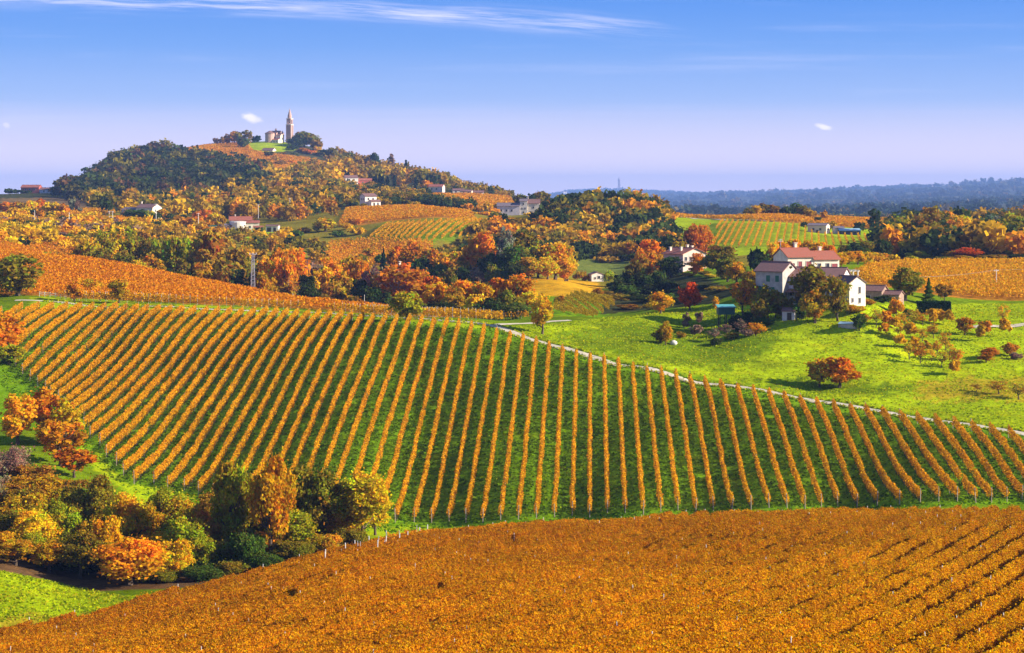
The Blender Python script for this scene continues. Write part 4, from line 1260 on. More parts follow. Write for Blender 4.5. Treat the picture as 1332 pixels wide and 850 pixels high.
# orange slope on the left
vineyard('vineyard', 'dense orange vines covering the smooth slope above the farm track', 'vine rows on the orange slope',
         [(-120, 332), (0, 320), (150, 347), (300, 378), (450, 402), (590, 412.5), (600, 415), (470, 407), (330, 399), (200, 393), (60, 385), (0, 386), (-120, 396)],
         418, 690, (0.62, 0.78), 2.6, 17, 0.255, 0.45, 1.85, 1.2, 'left', minlen=6, single=True)
vineyard('vine_row', 'row of golden vines standing along the farm track verge', 'vine rows along the farm track',
         [(50, 387), (200, 393), (400, 403), (560, 412), (600, 414), (690, 413), (690, 418), (600, 418), (560, 416), (400, 405.5), (200, 396), (50, 390)],
         395, 460, (0.999, 0.02), 2.4, 30, 0.2, 0.45, 1.9, 0.8, 'right', posts=(2.4, 2.2, 0.05, 'whitepost'), minlen=8)
# right-hand golden field
vineyard('vineyard', 'dense golden vines filling the field behind the farm', 'vine rows behind the farm',
         [(1105, 362), (1130, 349), (1180, 344), (1332, 343), (1480, 343), (1480, 396), (1332, 393), (1245, 394), (1195, 382), (1150, 374)],
         465, 630, (0.95, 0.31), 2.8, 23, 0.235, 0.45, 1.85, 1.2, 'right', minlen=8, single=True)
# terraces in the middle distance
vineyard('vine_row', 'thin yellow vine row on the small striped terrace', 'vine rows on the small striped terrace',
         [(480, 311), (500, 293), (615, 286), (640, 290), (630, 308), (560, 313)], 870, 1010, (0.12, 1.0), 2.9, 12, 0.28, 0.5, 1.8, 0.7, 'mid', minlen=6)
vineyard('vine_row', 'thin yellow vine row on the bright green terrace', 'vine rows on the bright green terrace',
         [(925, 322), (935, 289), (1040, 293), (1060, 306), (1160, 309), (1165, 318), (1050, 322), (1000, 322)], 760, 1000, (0.15, 1.0), 2.9, 14, 0.24, 0.5, 1.7, 0.5, 'mid', minlen=6)
vineyard('vine_row', 'brownish green vine row in the hollow beside the yellow field', 'vine rows in the hollow',
         [(716, 414), (722, 398), (748, 384), (792, 380), (800, 402), (775, 414)], 458, 545, (-0.11, 1.0), 2.7, 40, 0.15, 0.3, 1.45, 0.5, 'brown', minlen=6)
# far vineyards that read as one mass
for (lab, poly, d0, d1, dv, pal) in (
    ('far orange vineyard below the tall white villa', [(440, 293), (450, 273), (540, 270), (613, 277), (618, 286), (500, 293)], 985, 1170, (0.9, 0.4), 'far'),
    ('far orange vineyard sloping behind the red gully trees', [(400, 345), (430, 316), (500, 312), (565, 316), (560, 345)], 780, 905, (0.95, 0.3), 'far'),
    ('far orange vineyard on the ridge below the cypress terrace', [(530, 272), (545, 254), (660, 254), (672, 268), (620, 275)], 1240, 1650, (0.9, 0.4), 'far'),
    ('far orange vineyard bands under the church', [(190, 206), (222, 183), (320, 184), (330, 197), (430, 212), (420, 228), (330, 224), (250, 210)], 1900, 2290, (0.98, 0.2), 'far'),
    ('far orange vineyard strip at the top of the green terrace', [(860, 283), (900, 279), (985, 279), (1160, 286), (1160, 299), (1060, 297), (985, 288)], 960, 1140, (0.98, -0.2), 'far'),
    ('far orange orchard strip below the yellow gabled house', [(-150, 296), (-150, 285), (0, 285), (190, 285), (255, 296), (120, 298)], 850, 1050, (0.97, 0.2), 'far'),
    ('far orange vineyard just above the smooth orange slope', [(-150, 335), (-150, 314), (0, 312), (100, 318), (110, 333)], 650, 800, (0.6, 0.8), 'left'),
    ('far golden vineyard strip in front of the white farm', [(120, 308), (120, 301), (250, 298), (300, 303), (250, 309)], 800, 990, (0.97, 0.2), 'far'),
    ('far orange vineyard strip across the shaded field edge', [(30, 284), (40, 276), (150, 274), (150, 280)], 1040, 1180, (0.97, 0.2), 'far')):
    vineyard('vineyard', lab, None, poly, d0, d1, dv, 3.0 if d1 < 1300 else 4.5, 7 if d1 < 1300 else 4.0, 0.40 if d1 < 1300 else 0.66, 0.4, 1.9, 1.4, pal, single=True, minlen=6)
print('vine rows', NROW[0])
# ------------------------------------------------------------------ trees
TC = {'gold': (0.68, 0.39, 0.008), 'orange': (0.68, 0.285, 0.008), 'red': (0.60, 0.205, 0.008), 'yellow': (0.68, 0.46, 0.010), 'olive': (0.24, 0.195, 0.012),
      'green': (0.085, 0.135, 0.015), 'dark': (0.050, 0.075, 0.014), 'brown': (0.34, 0.195, 0.016), 'rust': (0.50, 0.24, 0.010), 'ygreen': (0.38, 0.35, 0.010),
      'scarlet': (0.60, 0.095, 0.008), 'mauve': (0.28, 0.17, 0.11), 'amber': (0.52, 0.315, 0.010), 'pine': (0.02, 0.045, 0.018), 'silver': (0.22, 0.24, 0.15)}
CW = {'gold': 'golden', 'orange': 'orange', 'red': 'red', 'yellow': 'yellow', 'olive': 'olive', 'green': 'green', 'dark': 'dark green', 'brown': 'brown', 'rust': 'rust red',
      'ygreen': 'yellow green', 'scarlet': 'scarlet', 'mauve': 'mauve grey', 'amber': 'amber', 'pine': 'blackish green', 'silver': 'silvery'}
KW = {'round': 'round crowned tree', 'tall': 'tall narrow tree', 'open': 'loose open tree', 'bush': 'bush', 'cypress': 'cypress', 'conifer': 'conifer', 'bare': 'nearly bare tree', 'wide': 'broad tree'}
CATW = {'bush': 'bush'}
ASP = {'round': 2.3, 'tall': 3.6, 'open': 2.5, 'bush': 1.5, 'cypress': 7.0, 'conifer': 3.2, 'bare': 2.6, 'wide': 1.7}


OUT = [None]
HUE = [0.0]


def crown_points(kind, seed, n):
    """leaf centres in a crown of radius 1 and height ASP, plus lobe list and per-leaf tone"""
    r = np.random.default_rng(seed)
    A = ASP[kind]
    if kind in ('cypress', 'conifer'):
        h = r.random(n) ** (0.8 if kind == 'cypress' else 1.25)
        z = A * (0.05 + 0.95 * h)
        if kind == 'cypress':
            rad = np.sin(np.pi * np.clip(h * 0.9 + 0.08, 0, 1)) ** 0.6
        else:
            rad = (1 - h) * (0.75 + 0.25 * np.sin(h * 40))
        an = r.random(n) * 6.283
        rr = rad * (0.55 + 0.5 * np.sqrt(r.random(n)))
        OUT[0] = np.stack([np.cos(an), np.sin(an), np.full(n, 0.4)], 1)
        return np.stack([rr * np.cos(an), rr * np.sin(an), z], 1), [(0, 0, A * 0.5, 0.3)], r.uniform(0.7, 1.25, n), r
    nl = {'round': 42, 'tall': 44, 'open': 38, 'bush': 24, 'bare': 16, 'wide': 44}[kind]
    lo = {'round': 0.10, 'tall': 0.08, 'open': 0.14, 'bush': 0.0, 'bare': 0.2, 'wide': 0.10}[kind]
    cz, rz = A * (lo + 1) / 2, A * (1 - lo) / 2
    lob = []
    for k in range(nl):
        for _ in range(30):
            p = r.normal(size=3)
            p /= np.linalg.norm(p)
            p *= r.random() ** 0.3
            if p[2] > -0.95:
                break
        sz = r.uniform(0.13, 0.38) * (1.0 if kind != 'open' else 0.8) * (0.8 if kind == 'tall' else 1.0)
        e = 1 - sz * 0.9
        ez = max(0.2, 1 - sz * 0.9 / rz)
        q = np.array([p[0] * e, p[1] * e, cz + p[2] * rz * ez])
        lob.append((q[0], q[1], q[2], sz))
    lobs = np.array(lob)
    wt = lobs[:, 3] ** 2
    li = r.choice(nl, n, p=wt / wt.sum())
    dirs = r.normal(size=(n, 3))
    dirs[:, 2] += 0.25
    dirs /= np.linalg.norm(dirs, axis=1, keepdims=True)
    rad = lobs[li, 3] * (0.45 + 0.75 * r.random(n) ** 0.8)
    zs = 0.85 if kind != 'tall' else 1.35
    P = lobs[li, :3] + dirs * rad[:, None] * np.array([1, 1, zs])
    fuzz = r.random(n) < 0.22
    P[fuzz] += r.normal(0, 0.12, (fuzz.sum(), 3))
    P[:, :2] *= 1 + 0.07 * np.sin(P[:, 2:3] * 6 + seed)
    P[:, 2] = np.clip(P[:, 2], 0.03, A * 1.02)
    tone = (r.uniform(0.74, 1.2, n) if n > 5000 else r.uniform(0.86, 1.12, n)) * (r.uniform(0.82, 1.16, nl))[li]
    OUT[0] = dirs * (0.7 if n > 5000 else 1.2)
    HUE[0] = r.normal(0, 0.07, nl)[li]
    return P, lob, tone, r


TPL = {}


def template(kind, lod, var):
    key = (kind, lod, var)
    if key in TPL:
        return TPL[key]
    global rng
    n, sz = {'near': (11000, 0.049), 'mid': (3000, 0.087), 'far': (900, 0.14)}[lod]
    if kind == 'open':
        n = int(n * 0.62)
    if kind == 'bare':
        n = int(n * 0.13)
    if kind in ('cypress', 'conifer'):
        n = int(n * 0.8)
    seed = hash((kind.__len__(), ord(kind[0]), ord(kind[1]), {'near': 1, 'mid': 2, 'far': 3}[lod], var)) % 100000
    P, lob, tone, r = crown_points(kind, seed, n)
    A = ASP[kind]
    keep = rng
    rng = r
    V, Fq = leaf_quads(P, sz * r.uniform(0.7, 1.35, n), 0.8, 0.2, OUT[0])
    rng = keep
    hue = r.normal(0, 0.10, n) + (HUE[0] if kind not in ('cypress', 'conifer') else 0.0)
    col = np.stack([tone * (1 + hue), tone * (1 - hue * 1.2), tone * (1 + r.normal(0, 0.1, n))], 1)
    V[:, 2] /= A
    crown = mesh_np('crown', V, Fq, M['tree'], cols=np.clip(col, 0.15, 2.2))
    mb = MB()
    tr = {'round': 0.085, 'tall': 0.10, 'open': 0.07, 'bush': 0.05, 'cypress': 0.12, 'conifer': 0.09, 'bare': 0.06, 'wide': 0.08}[kind]
    top = A * (0.55 if kind not in ('cypress', 'conifer') else 0.9)
    ns = 4
    prev = (0.0, 0.0, -0.04 * A)
    pr = tr * 1.35
    spine = []
    for k in range(1, ns + 1):
        f = k / ns
        p = (r.normal(0, 0.035) * k, r.normal(0, 0.035) * k, top * f)
        rr = tr * (1 - 0.62 * f)
        mb.tube(prev, p, pr, rr, 7 if lod == 'near' else 5, k == 1)
        spine.append(p)
        prev, pr = p, rr
    if kind not in ('cypress', 'conifer'):
        nb = len(lob) if lod != 'far' else 5
        for (lx, ly, lz, ls) in lob[:nb]:
            s0 = spine[min(ns - 1, max(0, int(ns * min(0.95, lz / A * 0.75))))]
            mid = ((s0[0] + lx) / 2 + r.normal(0, 0.05), (s0[1] + ly) / 2 + r.normal(0, 0.05), s0[2] + (lz - s0[2]) * 0.42)
            mb.tube(s0, mid, tr * 0.42, tr * 0.28, 4, False)
            mb.tube(mid, (lx, ly, lz), tr * 0.28, tr * 0.08, 4, False)
            if kind in ('bare', 'open') and lod != 'far':
                for _ in range(14 if kind == 'bare' else 5):
                    e = r.normal(size=3)
                    e = e / np.linalg.norm(e) * ls * 1.15
                    mb.tube((lx * 0.8, ly * 0.8, lz - 0.1), (lx + e[0], ly + e[1], min(A, lz + abs(e[2]))), tr * 0.13, tr * 0.04, 3, False)
    mb.v = [(p[0], p[1], p[2] / A) for p in mb.v]
    trunk = mb.mesh('trunk', M['bark'])
    TPL[key] = (trunk, crown)
    return TPL[key]


NT = [0]
SPECS = []


def tree(u, vtop, d, wpx, kind, colr, zone, label=None, hm=None, pale=False, group=None, lean=0.0):
    SPECS.append((u, vtop, d, wpx, kind, colr, zone, label, hm, pale, group, lean))


def build_tree(u, vtop, d, wpx, kind, colr, zone, label, hm, pale, group, lean):
    x = (u - CU) / F * d
    z = float(gz(x, d))
    vb = HV - z * F / d
    h = hm if hm else max(1.2, (vb - vtop) * d / F)
    w = wpx * d / F * 1.18
    lod = 'near' if d < 300 else ('mid' if d < 800 else 'far')
    var = NT[0] % 3
    tk, cr = template(kind, lod, var)
    root = empty('bush' if kind == 'bush' else 'tree', (x, d, z), random.uniform(0, 6.28))
    root.rotation_euler.x = lean
    root.scale = (w / 2, w / 2 * random.uniform(0.9, 1.1), h)
    lab = label or f"{CW[colr]} {KW[kind]} {zone}"
    tag(root, lab, CATW.get(kind, 'tree'), group or (None if label else f"{KW[kind]}s {zone}"))
    a = link('trunk', tk, root)
    b = link('crown', cr, root)
    if pale:
        a.data = a.data.copy()
        a.data.materials[0] = M['palebark']
    c = TC[colr]
    j = random.uniform(0.85, 1.15)
    b.color = (min(1, c[0] * j), min(1, c[1] * j * random.uniform(0.9, 1.1)), c[2] * j, 1)
    NT[0] += 1
    return root


Z1 = 'in the tree belt below the striped slope'
# near belt, left: (column, top row, distance, width, kind, colour)
for a in [
    (23, 509, 318, 44, 'tall', 'gold'), (59, 501, 322, 46, 'tall', 'orange'), (86, 517, 318, 40, 'tall', 'yellow'),
    (15, 578, 284, 40, 'bare', 'mauve'), (-14, 590, 270, 44, 'bare', 'mauve'), (48, 612, 276, 60, 'open', 'amber'), (100, 628, 272, 52, 'open', 'olive'), (70, 640, 268, 50, 'bush', 'amber'),
    (42, 660, 253, 56, 'open', 'yellow'), (8, 662, 255, 50, 'open', 'olive'), (82, 646, 258, 46, 'round', 'ygreen'), (122, 613, 266, 56, 'open', 'olive'), (140, 668, 250, 44, 'round', 'gold'),
    (164, 638, 260, 62, 'round', 'yellow'), (195, 650, 262, 48, 'round', 'amber'), (214, 631, 266, 58, 'tall', 'ygreen'), (241, 668, 250, 58, 'round', 'ygreen'),
    (269, 642, 262, 62, 'round', 'brown'), (290, 660, 256, 46, 'round', 'brown'), (303, 592, 256, 58, 'open', 'ygreen'), (352, 584, 252, 60, 'open', 'gold'), (330, 640, 262, 54, 'open', 'olive'),
    (378, 660, 256, 60, 'open', 'ygreen'), (398, 640, 262, 50, 'open', 'olive'), (440, 650, 262, 44, 'open', 'amber'), (320, 690, 250, 44, 'bush', 'green'), (352, 700, 258, 50, 'bush', 'dark'), (285, 712, 252, 44, 'bush', 'dark'),
    (225, 700, 246, 46, 'round', 'gold'), (64, 700, 246, 44, 'open', 'gold'), (20, 700, 244, 50, 'open', 'amber'), (105, 690, 246, 50, 'open', 'olive'), (-40, 640, 262, 60, 'round', 'olive'), (-70, 600, 270, 60, 'round', 'amber'), (-60, 680, 250, 60, 'open', 'gold'),
    (454, 622, 270, 50, 'open', 'yellow'), (488, 640, 268, 44, 'open', 'yellow'), (110, 720, 250, 60, 'bush', 'dark'), (190, 722, 252, 60, 'bush', 'dark'), (40, 712, 252, 60, 'bush', 'dark'), (255, 722, 250, 50, 'bush', 'dark'), (390, 690, 262, 60, 'bush', 'dark'), (430, 682, 264, 44, 'bush', 'green'),
]:
    tree(*a, Z1)
for a in [
    (18, 572, 288, 56, 'bare', 'mauve'), (-10, 580, 284, 60, 'bare', 'mauve'), (40, 598, 284, 56, 'open', 'brown'), (66, 614, 282, 50, 'open', 'rust'), (98, 622, 280, 48, 'open', 'brown'), (30, 628, 272, 56, 'open', 'brown'), (126, 632, 274, 44, 'open', 'olive'),
    (30, 640, 264, 60, 'round', 'amber'), (5, 620, 272, 50, 'open', 'brown'), (60, 668, 258, 56, 'round', 'gold'), (92, 664, 262, 50, 'round', 'amber'), (115, 650, 264, 52, 'round', 'olive'), (148, 648, 266, 50, 'round', 'olive'), (180, 660, 262, 52, 'round', 'gold'),
    (228, 648, 266, 50, 'round', 'yellow'), (255, 656, 266, 50, 'round', 'ygreen'), (280, 636, 270, 46, 'open', 'amber'), (312, 640, 270, 46, 'round', 'olive'), (340, 620, 264, 50, 'open', 'gold'), (365, 640, 266, 48, 'open', 'amber'), (390, 655, 264, 46, 'round', 'amber'), (425, 655, 268, 46, 'open', 'olive'), (455, 665, 262, 44, 'open', 'yellow'),
    (200, 690, 250, 50, 'round', 'amber'), (150, 700, 248, 50, 'open', 'olive'), (262, 690, 250, 46, 'round', 'ygreen'), (300, 690, 252, 40, 'round', 'olive'), (80, 690, 250, 46, 'round', 'olive'), (0, 690, 250, 50, 'round', 'gold'), (-30, 700, 246, 56, 'round', 'amber'), (40, 690, 250, 40, 'round', 'ygreen'),
    (120, 664, 258, 44, 'round', 'amber'), (345, 690, 254, 40, 'open', 'rust'), (410, 690, 256, 44, 'open', 'amber'), (375, 700, 252, 40, 'open', 'olive'),
]:
    tree(*a, Z1)
for (u, v, d, wd, c) in [(0, 712, 250, 60, 'dark'), (80, 715, 250, 60, 'dark'), (140, 718, 252, 60, 'dark'), (220, 716, 256, 60, 'dark'), (300, 704, 262, 60, 'dark'), (330, 700, 264, 60, 'dark'), (365, 694, 266, 60, 'dark'), (410, 686, 268, 60, 'dark'), (60, 690, 266, 70, 'dark'), (160, 690, 268, 70, 'dark'), (250, 690, 268, 70, 'dark'), (205, 738, 243, 50, 'olive'), (262, 736, 244, 50, 'green'), (300, 728, 246, 40, 'olive'), (345, 718, 248, 44, 'green'), (385, 704, 252, 40, 'olive'), (425, 694, 255, 40, 'amber'), (455, 684, 258, 40, 'olive'), (30, 655, 280, 60, 'brown'), (80, 652, 282, 60, 'rust'), (55, 635, 288, 50, 'rust'), (15, 650, 284, 60, 'amber'), (110, 660, 280, 50, 'olive'), (150, 668, 278, 50, 'brown'), (200, 676, 278, 50, 'olive'), (250, 680, 278, 50, 'brown'), (300, 680, 278, 50, 'brown'), (-40, 650, 280, 60, 'brown'), (-60, 700, 250, 60, 'dark')]:
    tree(u, v, d, wd, 'bush', c, Z1)
tree(78, 542, 306, 60, 'open', 'orange', Z1, 'flaming orange red tree standing highest in the gully belt')
tree(96, 580, 300, 48, 'open', 'red', Z1, 'lower orange red tree leaning beside the flaming one')
tree(168, 700, 241, 92, 'wide', 'orange', Z1, 'low spreading orange tree at the edge of the small meadow')
tree(412, 600, 262, 72, 'round', 'olive', Z1, 'dense green and rust tree towering over the belt beside the yellow trees')
tree(471, 610, 262, 74, 'open', 'yellow', Z1, 'bright yellow tree at the end of the belt')
tree(6, 406, 392, 46, 'round', 'orange', 'at the end of the striped vine rows')
tree(-14, 420, 386, 50, 'round', 'orange', 'at the end of the striped vine rows')
tree(12, 448, 384, 36, 'round', 'ygreen', 'at the end of the striped vine rows')
tree(22, 329, 452, 66, 'round', 'olive', '', 'large dark olive tree at the bend of the farm track')
tree(-22, 335, 455, 60, 'round', 'olive', '', 'olive tree crowding behind the large one at the track bend')
tree(97, 364, 447, 22, 'round', 'orange', '', 'small orange tree with dark trunk beside the white rail fence')
tree(155, 362, 447, 28, 'open', 'amber', '', 'thin amber tree rising from the farm track verge')
tree(118, 362, 470, 28, 'bush', 'gold', '', 'golden bush inside the orange slope')
tree(529, 378, 404, 44, 'round', 'ygreen', '', 'single ball shaped yellow green tree beside the farm track')
tree(705, 380, 394, 26, 'tall', 'yellow', '', 'slender yellow tree where the spur meets the farm track')

# gully belt behind the orange slope
Z2 = 'in the gully behind the orange slope'
for a in [
    (104, 318, 640, 24, 'round', 'ygreen'), (118, 309, 640, 26, 'open', 'yellow'), (134, 302, 645, 28, 'tall', 'ygreen'), (150, 297, 650, 30, 'tall', 'yellow'), (168, 296, 650, 30, 'tall', 'ygreen'), (186, 305, 640, 28, 'tall', 'olive'),
    (204, 308, 635, 30, 'round', 'ygreen'), (224, 306, 630, 32, 'round', 'ygreen'), (244, 306, 630, 32, 'round', 'ygreen'), (128, 322, 615, 30, 'open', 'olive'), (160, 326, 610, 30, 'open', 'olive'), (196, 330, 605, 34, 'round', 'amber'), (230, 334, 600, 30, 'open', 'olive'), (178, 338, 600, 24, 'round', 'yellow'), (215, 350, 595, 24, 'bush', 'dark'), (250, 352, 590, 24, 'bush', 'dark'),
    (312, 322, 620, 34, 'round', 'olive'), (306, 350, 590, 34, 'round', 'dark'), (338, 345, 600, 28, 'bush', 'dark'), (262, 340, 590, 30, 'round', 'amber'), (292, 345, 588, 26, 'open', 'brown'),
    (353, 333, 590, 40, 'round', 'gold'), (345, 352, 570, 30, 'bush', 'amber'), (380, 322, 600, 44, 'round', 'orange'), (366, 318, 625, 36, 'open', 'orange'), (402, 334, 610, 34, 'open', 'mauve'), (398, 356, 575, 28, 'round', 'dark'), (420, 346, 590, 34, 'round', 'gold'), (422, 334, 620, 30, 'round', 'orange'),
    (438, 338, 605, 34, 'round', 'orange'), (456, 330, 610, 38, 'round', 'rust'), (446, 352, 580, 34, 'round', 'amber'), (474, 338, 605, 34, 'round', 'orange'), (484, 346, 590, 34, 'open', 'mauve'), (468, 362, 560, 26, 'round', 'dark'), (497, 352, 590, 28, 'open', 'amber'), (430, 370, 560, 34, 'bush', 'brown'), (400, 374, 565, 34, 'bush', 'dark'), (492, 372, 555, 36, 'bush', 'dark'), (375, 368, 565, 34, 'bush', 'brown'), (355, 374, 565, 24, 'bush', 'amber'), (460, 384, 540, 34, 'bush', 'brown'),
    (546, 350, 570, 34, 'open', 'rust'), (560, 358, 560, 34, 'round', 'orange'), (536, 312, 720, 30, 'round', 'orange'), (516, 318, 730, 24, 'round', 'orange'), (561, 322, 700, 30, 'round', 'rust'), (580, 328, 690, 28, 'round', 'gold'), (596, 326, 690, 30, 'round', 'yellow'), (612, 334, 690, 28, 'open', 'mauve'), (545, 334, 690, 34, 'bush', 'dark'), (572, 344, 660, 34, 'bush', 'green'), (600, 346, 650, 30, 'bush', 'dark'), (560, 362, 600, 30, 'bush', 'dark'), (584, 350, 620, 24, 'bush', 'olive'),
    (568, 366, 480, 38, 'round', 'gold'), (590, 372, 470, 34, 'round', 'amber'), (604, 362, 475, 36, 'round', 'orange'), (625, 366, 472, 34, 'open', 'gold'), (646, 360, 480, 38, 'round', 'orange'), (676, 356, 478, 40, 'open', 'orange'), (660, 376, 465, 34, 'bush', 'olive'), (690, 378, 468, 28, 'round', 'yellow'), (616, 384, 462, 34, 'bush', 'yellow'), (636, 388, 460, 40, 'bush', 'dark'), (580, 392, 462, 40, 'bush', 'dark'), (555, 394, 470, 34, 'bush', 'dark'), (672, 394, 455, 40, 'bush', 'green'),
    (700, 388, 480, 28, 'bush', 'brown'), (728, 384, 500, 14, 'bush', 'rust'), (778, 375, 560, 14, 'bush', 'rust'), (790, 378, 580, 16, 'bush', 'brown'),
]:
    tree(*a, Z2)
tree(279, 298, 615, 74, 'round', 'brown', Z2, 'massive brown domed tree in the gully beside the lattice mast')
tree(522, 342, 560, 62, 'open', 'red', Z2, 'red tree with pale forked trunk in front of the narrow pink house', pale=True)
tree(499, 324, 690, 18, 'conifer', 'pine', Z2, 'dark conifer beside the narrow pink house')
tree(371, 330, 585, 24, 'open', 'orange', Z2, 'orange tree with pale trunk behind the lattice mast', pale=True)

# golden group by the valley meadow
Z3 = 'in the clump by the yellow field'
for a in [
    (627, 300, 660, 42, 'round', 'orange'), (657, 296, 655, 22, 'tall', 'silver'), (681, 298, 665, 46, 'round', 'olive'), (668, 318, 640, 36, 'round', 'green'), (700, 318, 650, 34, 'round', 'ygreen'), (722, 315, 650, 44, 'round', 'gold'), (738, 320, 655, 26, 'round', 'amber'), (690, 334, 630, 34, 'round', 'amber'), (712, 334, 632, 32, 'round', 'yellow'), (640, 330, 640, 32, 'bush', 'dark'), (735, 336, 640, 26, 'round', 'gold'), (612, 318, 670, 34, 'round', 'amber'), (624, 344, 640, 26, 'bush', 'mauve'), (645, 345, 630, 26, 'bush', 'olive'), (665, 342, 626, 26, 'bush', 'dark'), (792, 352, 690, 16, 'bush', 'ygreen'), (757, 353, 690, 20, 'bush', 'rust'),
]:
    tree(*a, Z3)
# wooded hill in the middle
Z4 = 'on the wooded hill in the middle'
hill = [(665, 282, 1010, 20, 'orange'), (650, 286, 1000, 20, 'amber'), (640, 292, 990, 20, 'rust'), (652, 298, 960, 16, 'gold'), (672, 288, 1000, 16, 'gold'), (696, 278, 1040, 26, 'gold'), (710, 282, 1030, 22, 'rust'), (690, 292, 980, 24, 'brown'), (715, 292, 960, 24, 'dark'), (738, 274, 1010, 30, 'gold'), (700, 304, 930, 26, 'dark'), (670, 304, 940, 26, 'brown'), (725, 304, 930, 28, 'dark'), (745, 300, 930, 26, 'olive'), (760, 290, 960, 28, 'ygreen'), (690, 262, 1200, 14, 'rust'), (676, 249, 1300, 18, 'olive'), (698, 247, 1300, 16, 'olive'), (706, 246, 1310, 18, 'olive'), (690, 250, 1290, 14, 'dark'), (718, 258, 1220, 22, 'rust'), (732, 250, 1200, 22, 'ygreen'), (734, 258, 1150, 18, 'orange'), (745, 262, 1110, 24, 'rust'), (756, 254, 1120, 24, 'brown'), (770, 262, 1080, 28, 'olive'), (782, 252, 1110, 22, 'dark'), (792, 258, 1080, 28, 'orange'), (776, 244, 1150, 16, 'pine'), (806, 250, 1110, 24, 'green'), (822, 247, 1120, 32, 'olive'), (815, 262, 1070, 28, 'amber'), (833, 258, 1090, 24, 'olive'), (838, 266, 1060, 22, 'brown'), (851, 268, 1060, 16, 'red'), (848, 276, 1030, 24, 'yellow'), (838, 286, 980, 28, 'gold'), (820, 282, 990, 30, 'amber'), (800, 280, 990, 30, 'olive'), (782, 284, 970, 32, 'dark'), (766, 276, 1010, 30, 'ygreen'), (752, 282, 990, 26, 'green'), (800, 298, 930, 30, 'dark'), (824, 300, 930, 28, 'dark'), (846, 298, 950, 28, 'gold'), (860, 296, 960, 18, 'yellow'), (780, 304, 910, 32, 'dark'), (760, 308, 900, 32, 'dark'), (740, 314, 885, 32, 'dark'), (720, 318, 880, 30, 'dark'), (815, 314, 880, 28, 'olive'), (840, 314, 880, 28, 'dark'), (800, 318, 860, 30, 'gold'), (820, 312, 850, 22, 'orange'), (785, 322, 855, 30, 'dark'), (810, 328, 840, 30, 'dark'), (835, 326, 830, 30, 'green'), (770, 330, 850, 26, 'green'), (855, 322, 800, 24, 'dark'), (640, 312, 900, 24, 'brown'), (616, 302, 940, 18, 'rust'), (628, 296, 960, 18, 'amber'), (790, 332, 835, 30, 'brown'), (752, 326, 870, 26, 'dark')]
for (u, v, d, wd, c) in hill:
    tree(u, v + 2, d, wd, 'round' if random.random() < 0.8 else 'tall', c, Z4)
# bank below the pink house
Z5 = 'on the dark bank below the pink house'
for a in [(843, 310, 640, 36, 'round', 'orange'), (860, 322, 640, 26, 'round', 'amber'), (834, 330, 620, 28, 'round', 'rust'), (828, 340, 600, 26, 'bush', 'olive'), (812, 352, 600, 26, 'bush', 'dark'), (800, 364, 590, 26, 'bush', 'dark'), (830, 356, 570, 32, 'bush', 'dark'), (852, 352, 570, 30, 'bush', 'dark'), (818, 370, 560, 32, 'bush', 'green'), (845, 370, 545, 34, 'bush', 'dark'), (870, 364, 545, 32, 'bush', 'dark'), (808, 382, 535, 30, 'bush', 'brown'), (835, 384, 520, 36, 'bush', 'dark'), (862, 380, 515, 34, 'bush', 'green'), (890, 374, 530, 34, 'bush', 'dark'), (915, 374, 525, 34, 'bush', 'dark'), (905, 386, 495, 30, 'bush', 'brown'), (935, 380, 505, 30, 'bush', 'brown'), (820, 396, 500, 30, 'bush', 'brown'), (850, 394, 490, 26, 'bush', 'brown'), (880, 388, 500, 26, 'bush', 'dark'), (955, 376, 500, 26, 'bush', 'olive'), (790, 392, 520, 20, 'bush', 'brown'), (905, 346, 600, 18, 'bush', 'orange'), (918, 356, 590, 20, 'bush', 'olive'), (895, 362, 585, 16, 'bush', 'rust'), (925, 362, 570, 20, 'bush', 'yellow')]:
    tree(*a, Z5)
tree(873, 333, 600, 38, 'round', 'dark', Z5, 'glossy dark green tree in front of the pink house wall')
tree(909, 329, 598, 24, 'round', 'orange', Z5, 'orange tree covering the corner of the pink house gable')
tree(936, 318, 580, 46, 'round', 'olive', Z5, 'big olive tree beside the pink house')
tree(904, 290, 720, 28, 'round', 'red', Z5, 'red orange tree behind the pink house roof')
tree(917, 292, 725, 26, 'round', 'orange', Z5, 'tall orange tree behind the pink house roof')
tree(886, 312, 700, 26, 'bush', 'brown', Z5, 'brown thicket behind the pink house chimney')
tree(872, 306, 720, 40, 'bush', 'dark', Z5, 'dark thicket at the corner of the green terrace')
# knoll and farmyard
tree(859, 379, 450, 30, 'round', 'gold', '', 'small golden tree on the sunlit crest of the meadow')
tree(897, 366, 458, 31, 'round', 'scarlet', '', 'vivid red tree on the crest of the meadow')
tree(931, 385, 450, 8, 'round', 'gold', '', 'tiny golden sapling on the meadow crest near the green hut')
tree(967, 362, 428, 34, 'open', 'orange', '', 'loose orange tree beside the old grey house')
tree(958, 340, 520, 30, 'round', 'gold', '', 'golden tree behind the old grey house')
tree(947, 334, 540, 34, 'round', 'olive', '', 'olive tree behind the grey house next to the golden one')
tree(978, 352, 470, 24, 'round', 'amber', '', 'amber tree close behind the grey house wall')
tree(999, 371, 414, 38, 'open', 'olive', '', 'dark olive tree in front of the grey house')
tree(990, 390, 410, 26, 'bush', 'olive', '', 'olive bush at the foot of the grey house')
tree(1060, 375, 404, 36, 'round', 'amber', '', 'round amber tree on a short trunk in front of the lilac house')
tree(1058, 345, 413, 60, 'open', 'olive', '', 'large olive tree screening the lilac farmhouse')
tree(1090, 358, 405, 36, 'open', 'olive', '', 'slim olive tree in front of the white barn')
tree(1020, 380, 415, 26, 'bush', 'olive', '', 'olive shrubs against the lilac house wall')
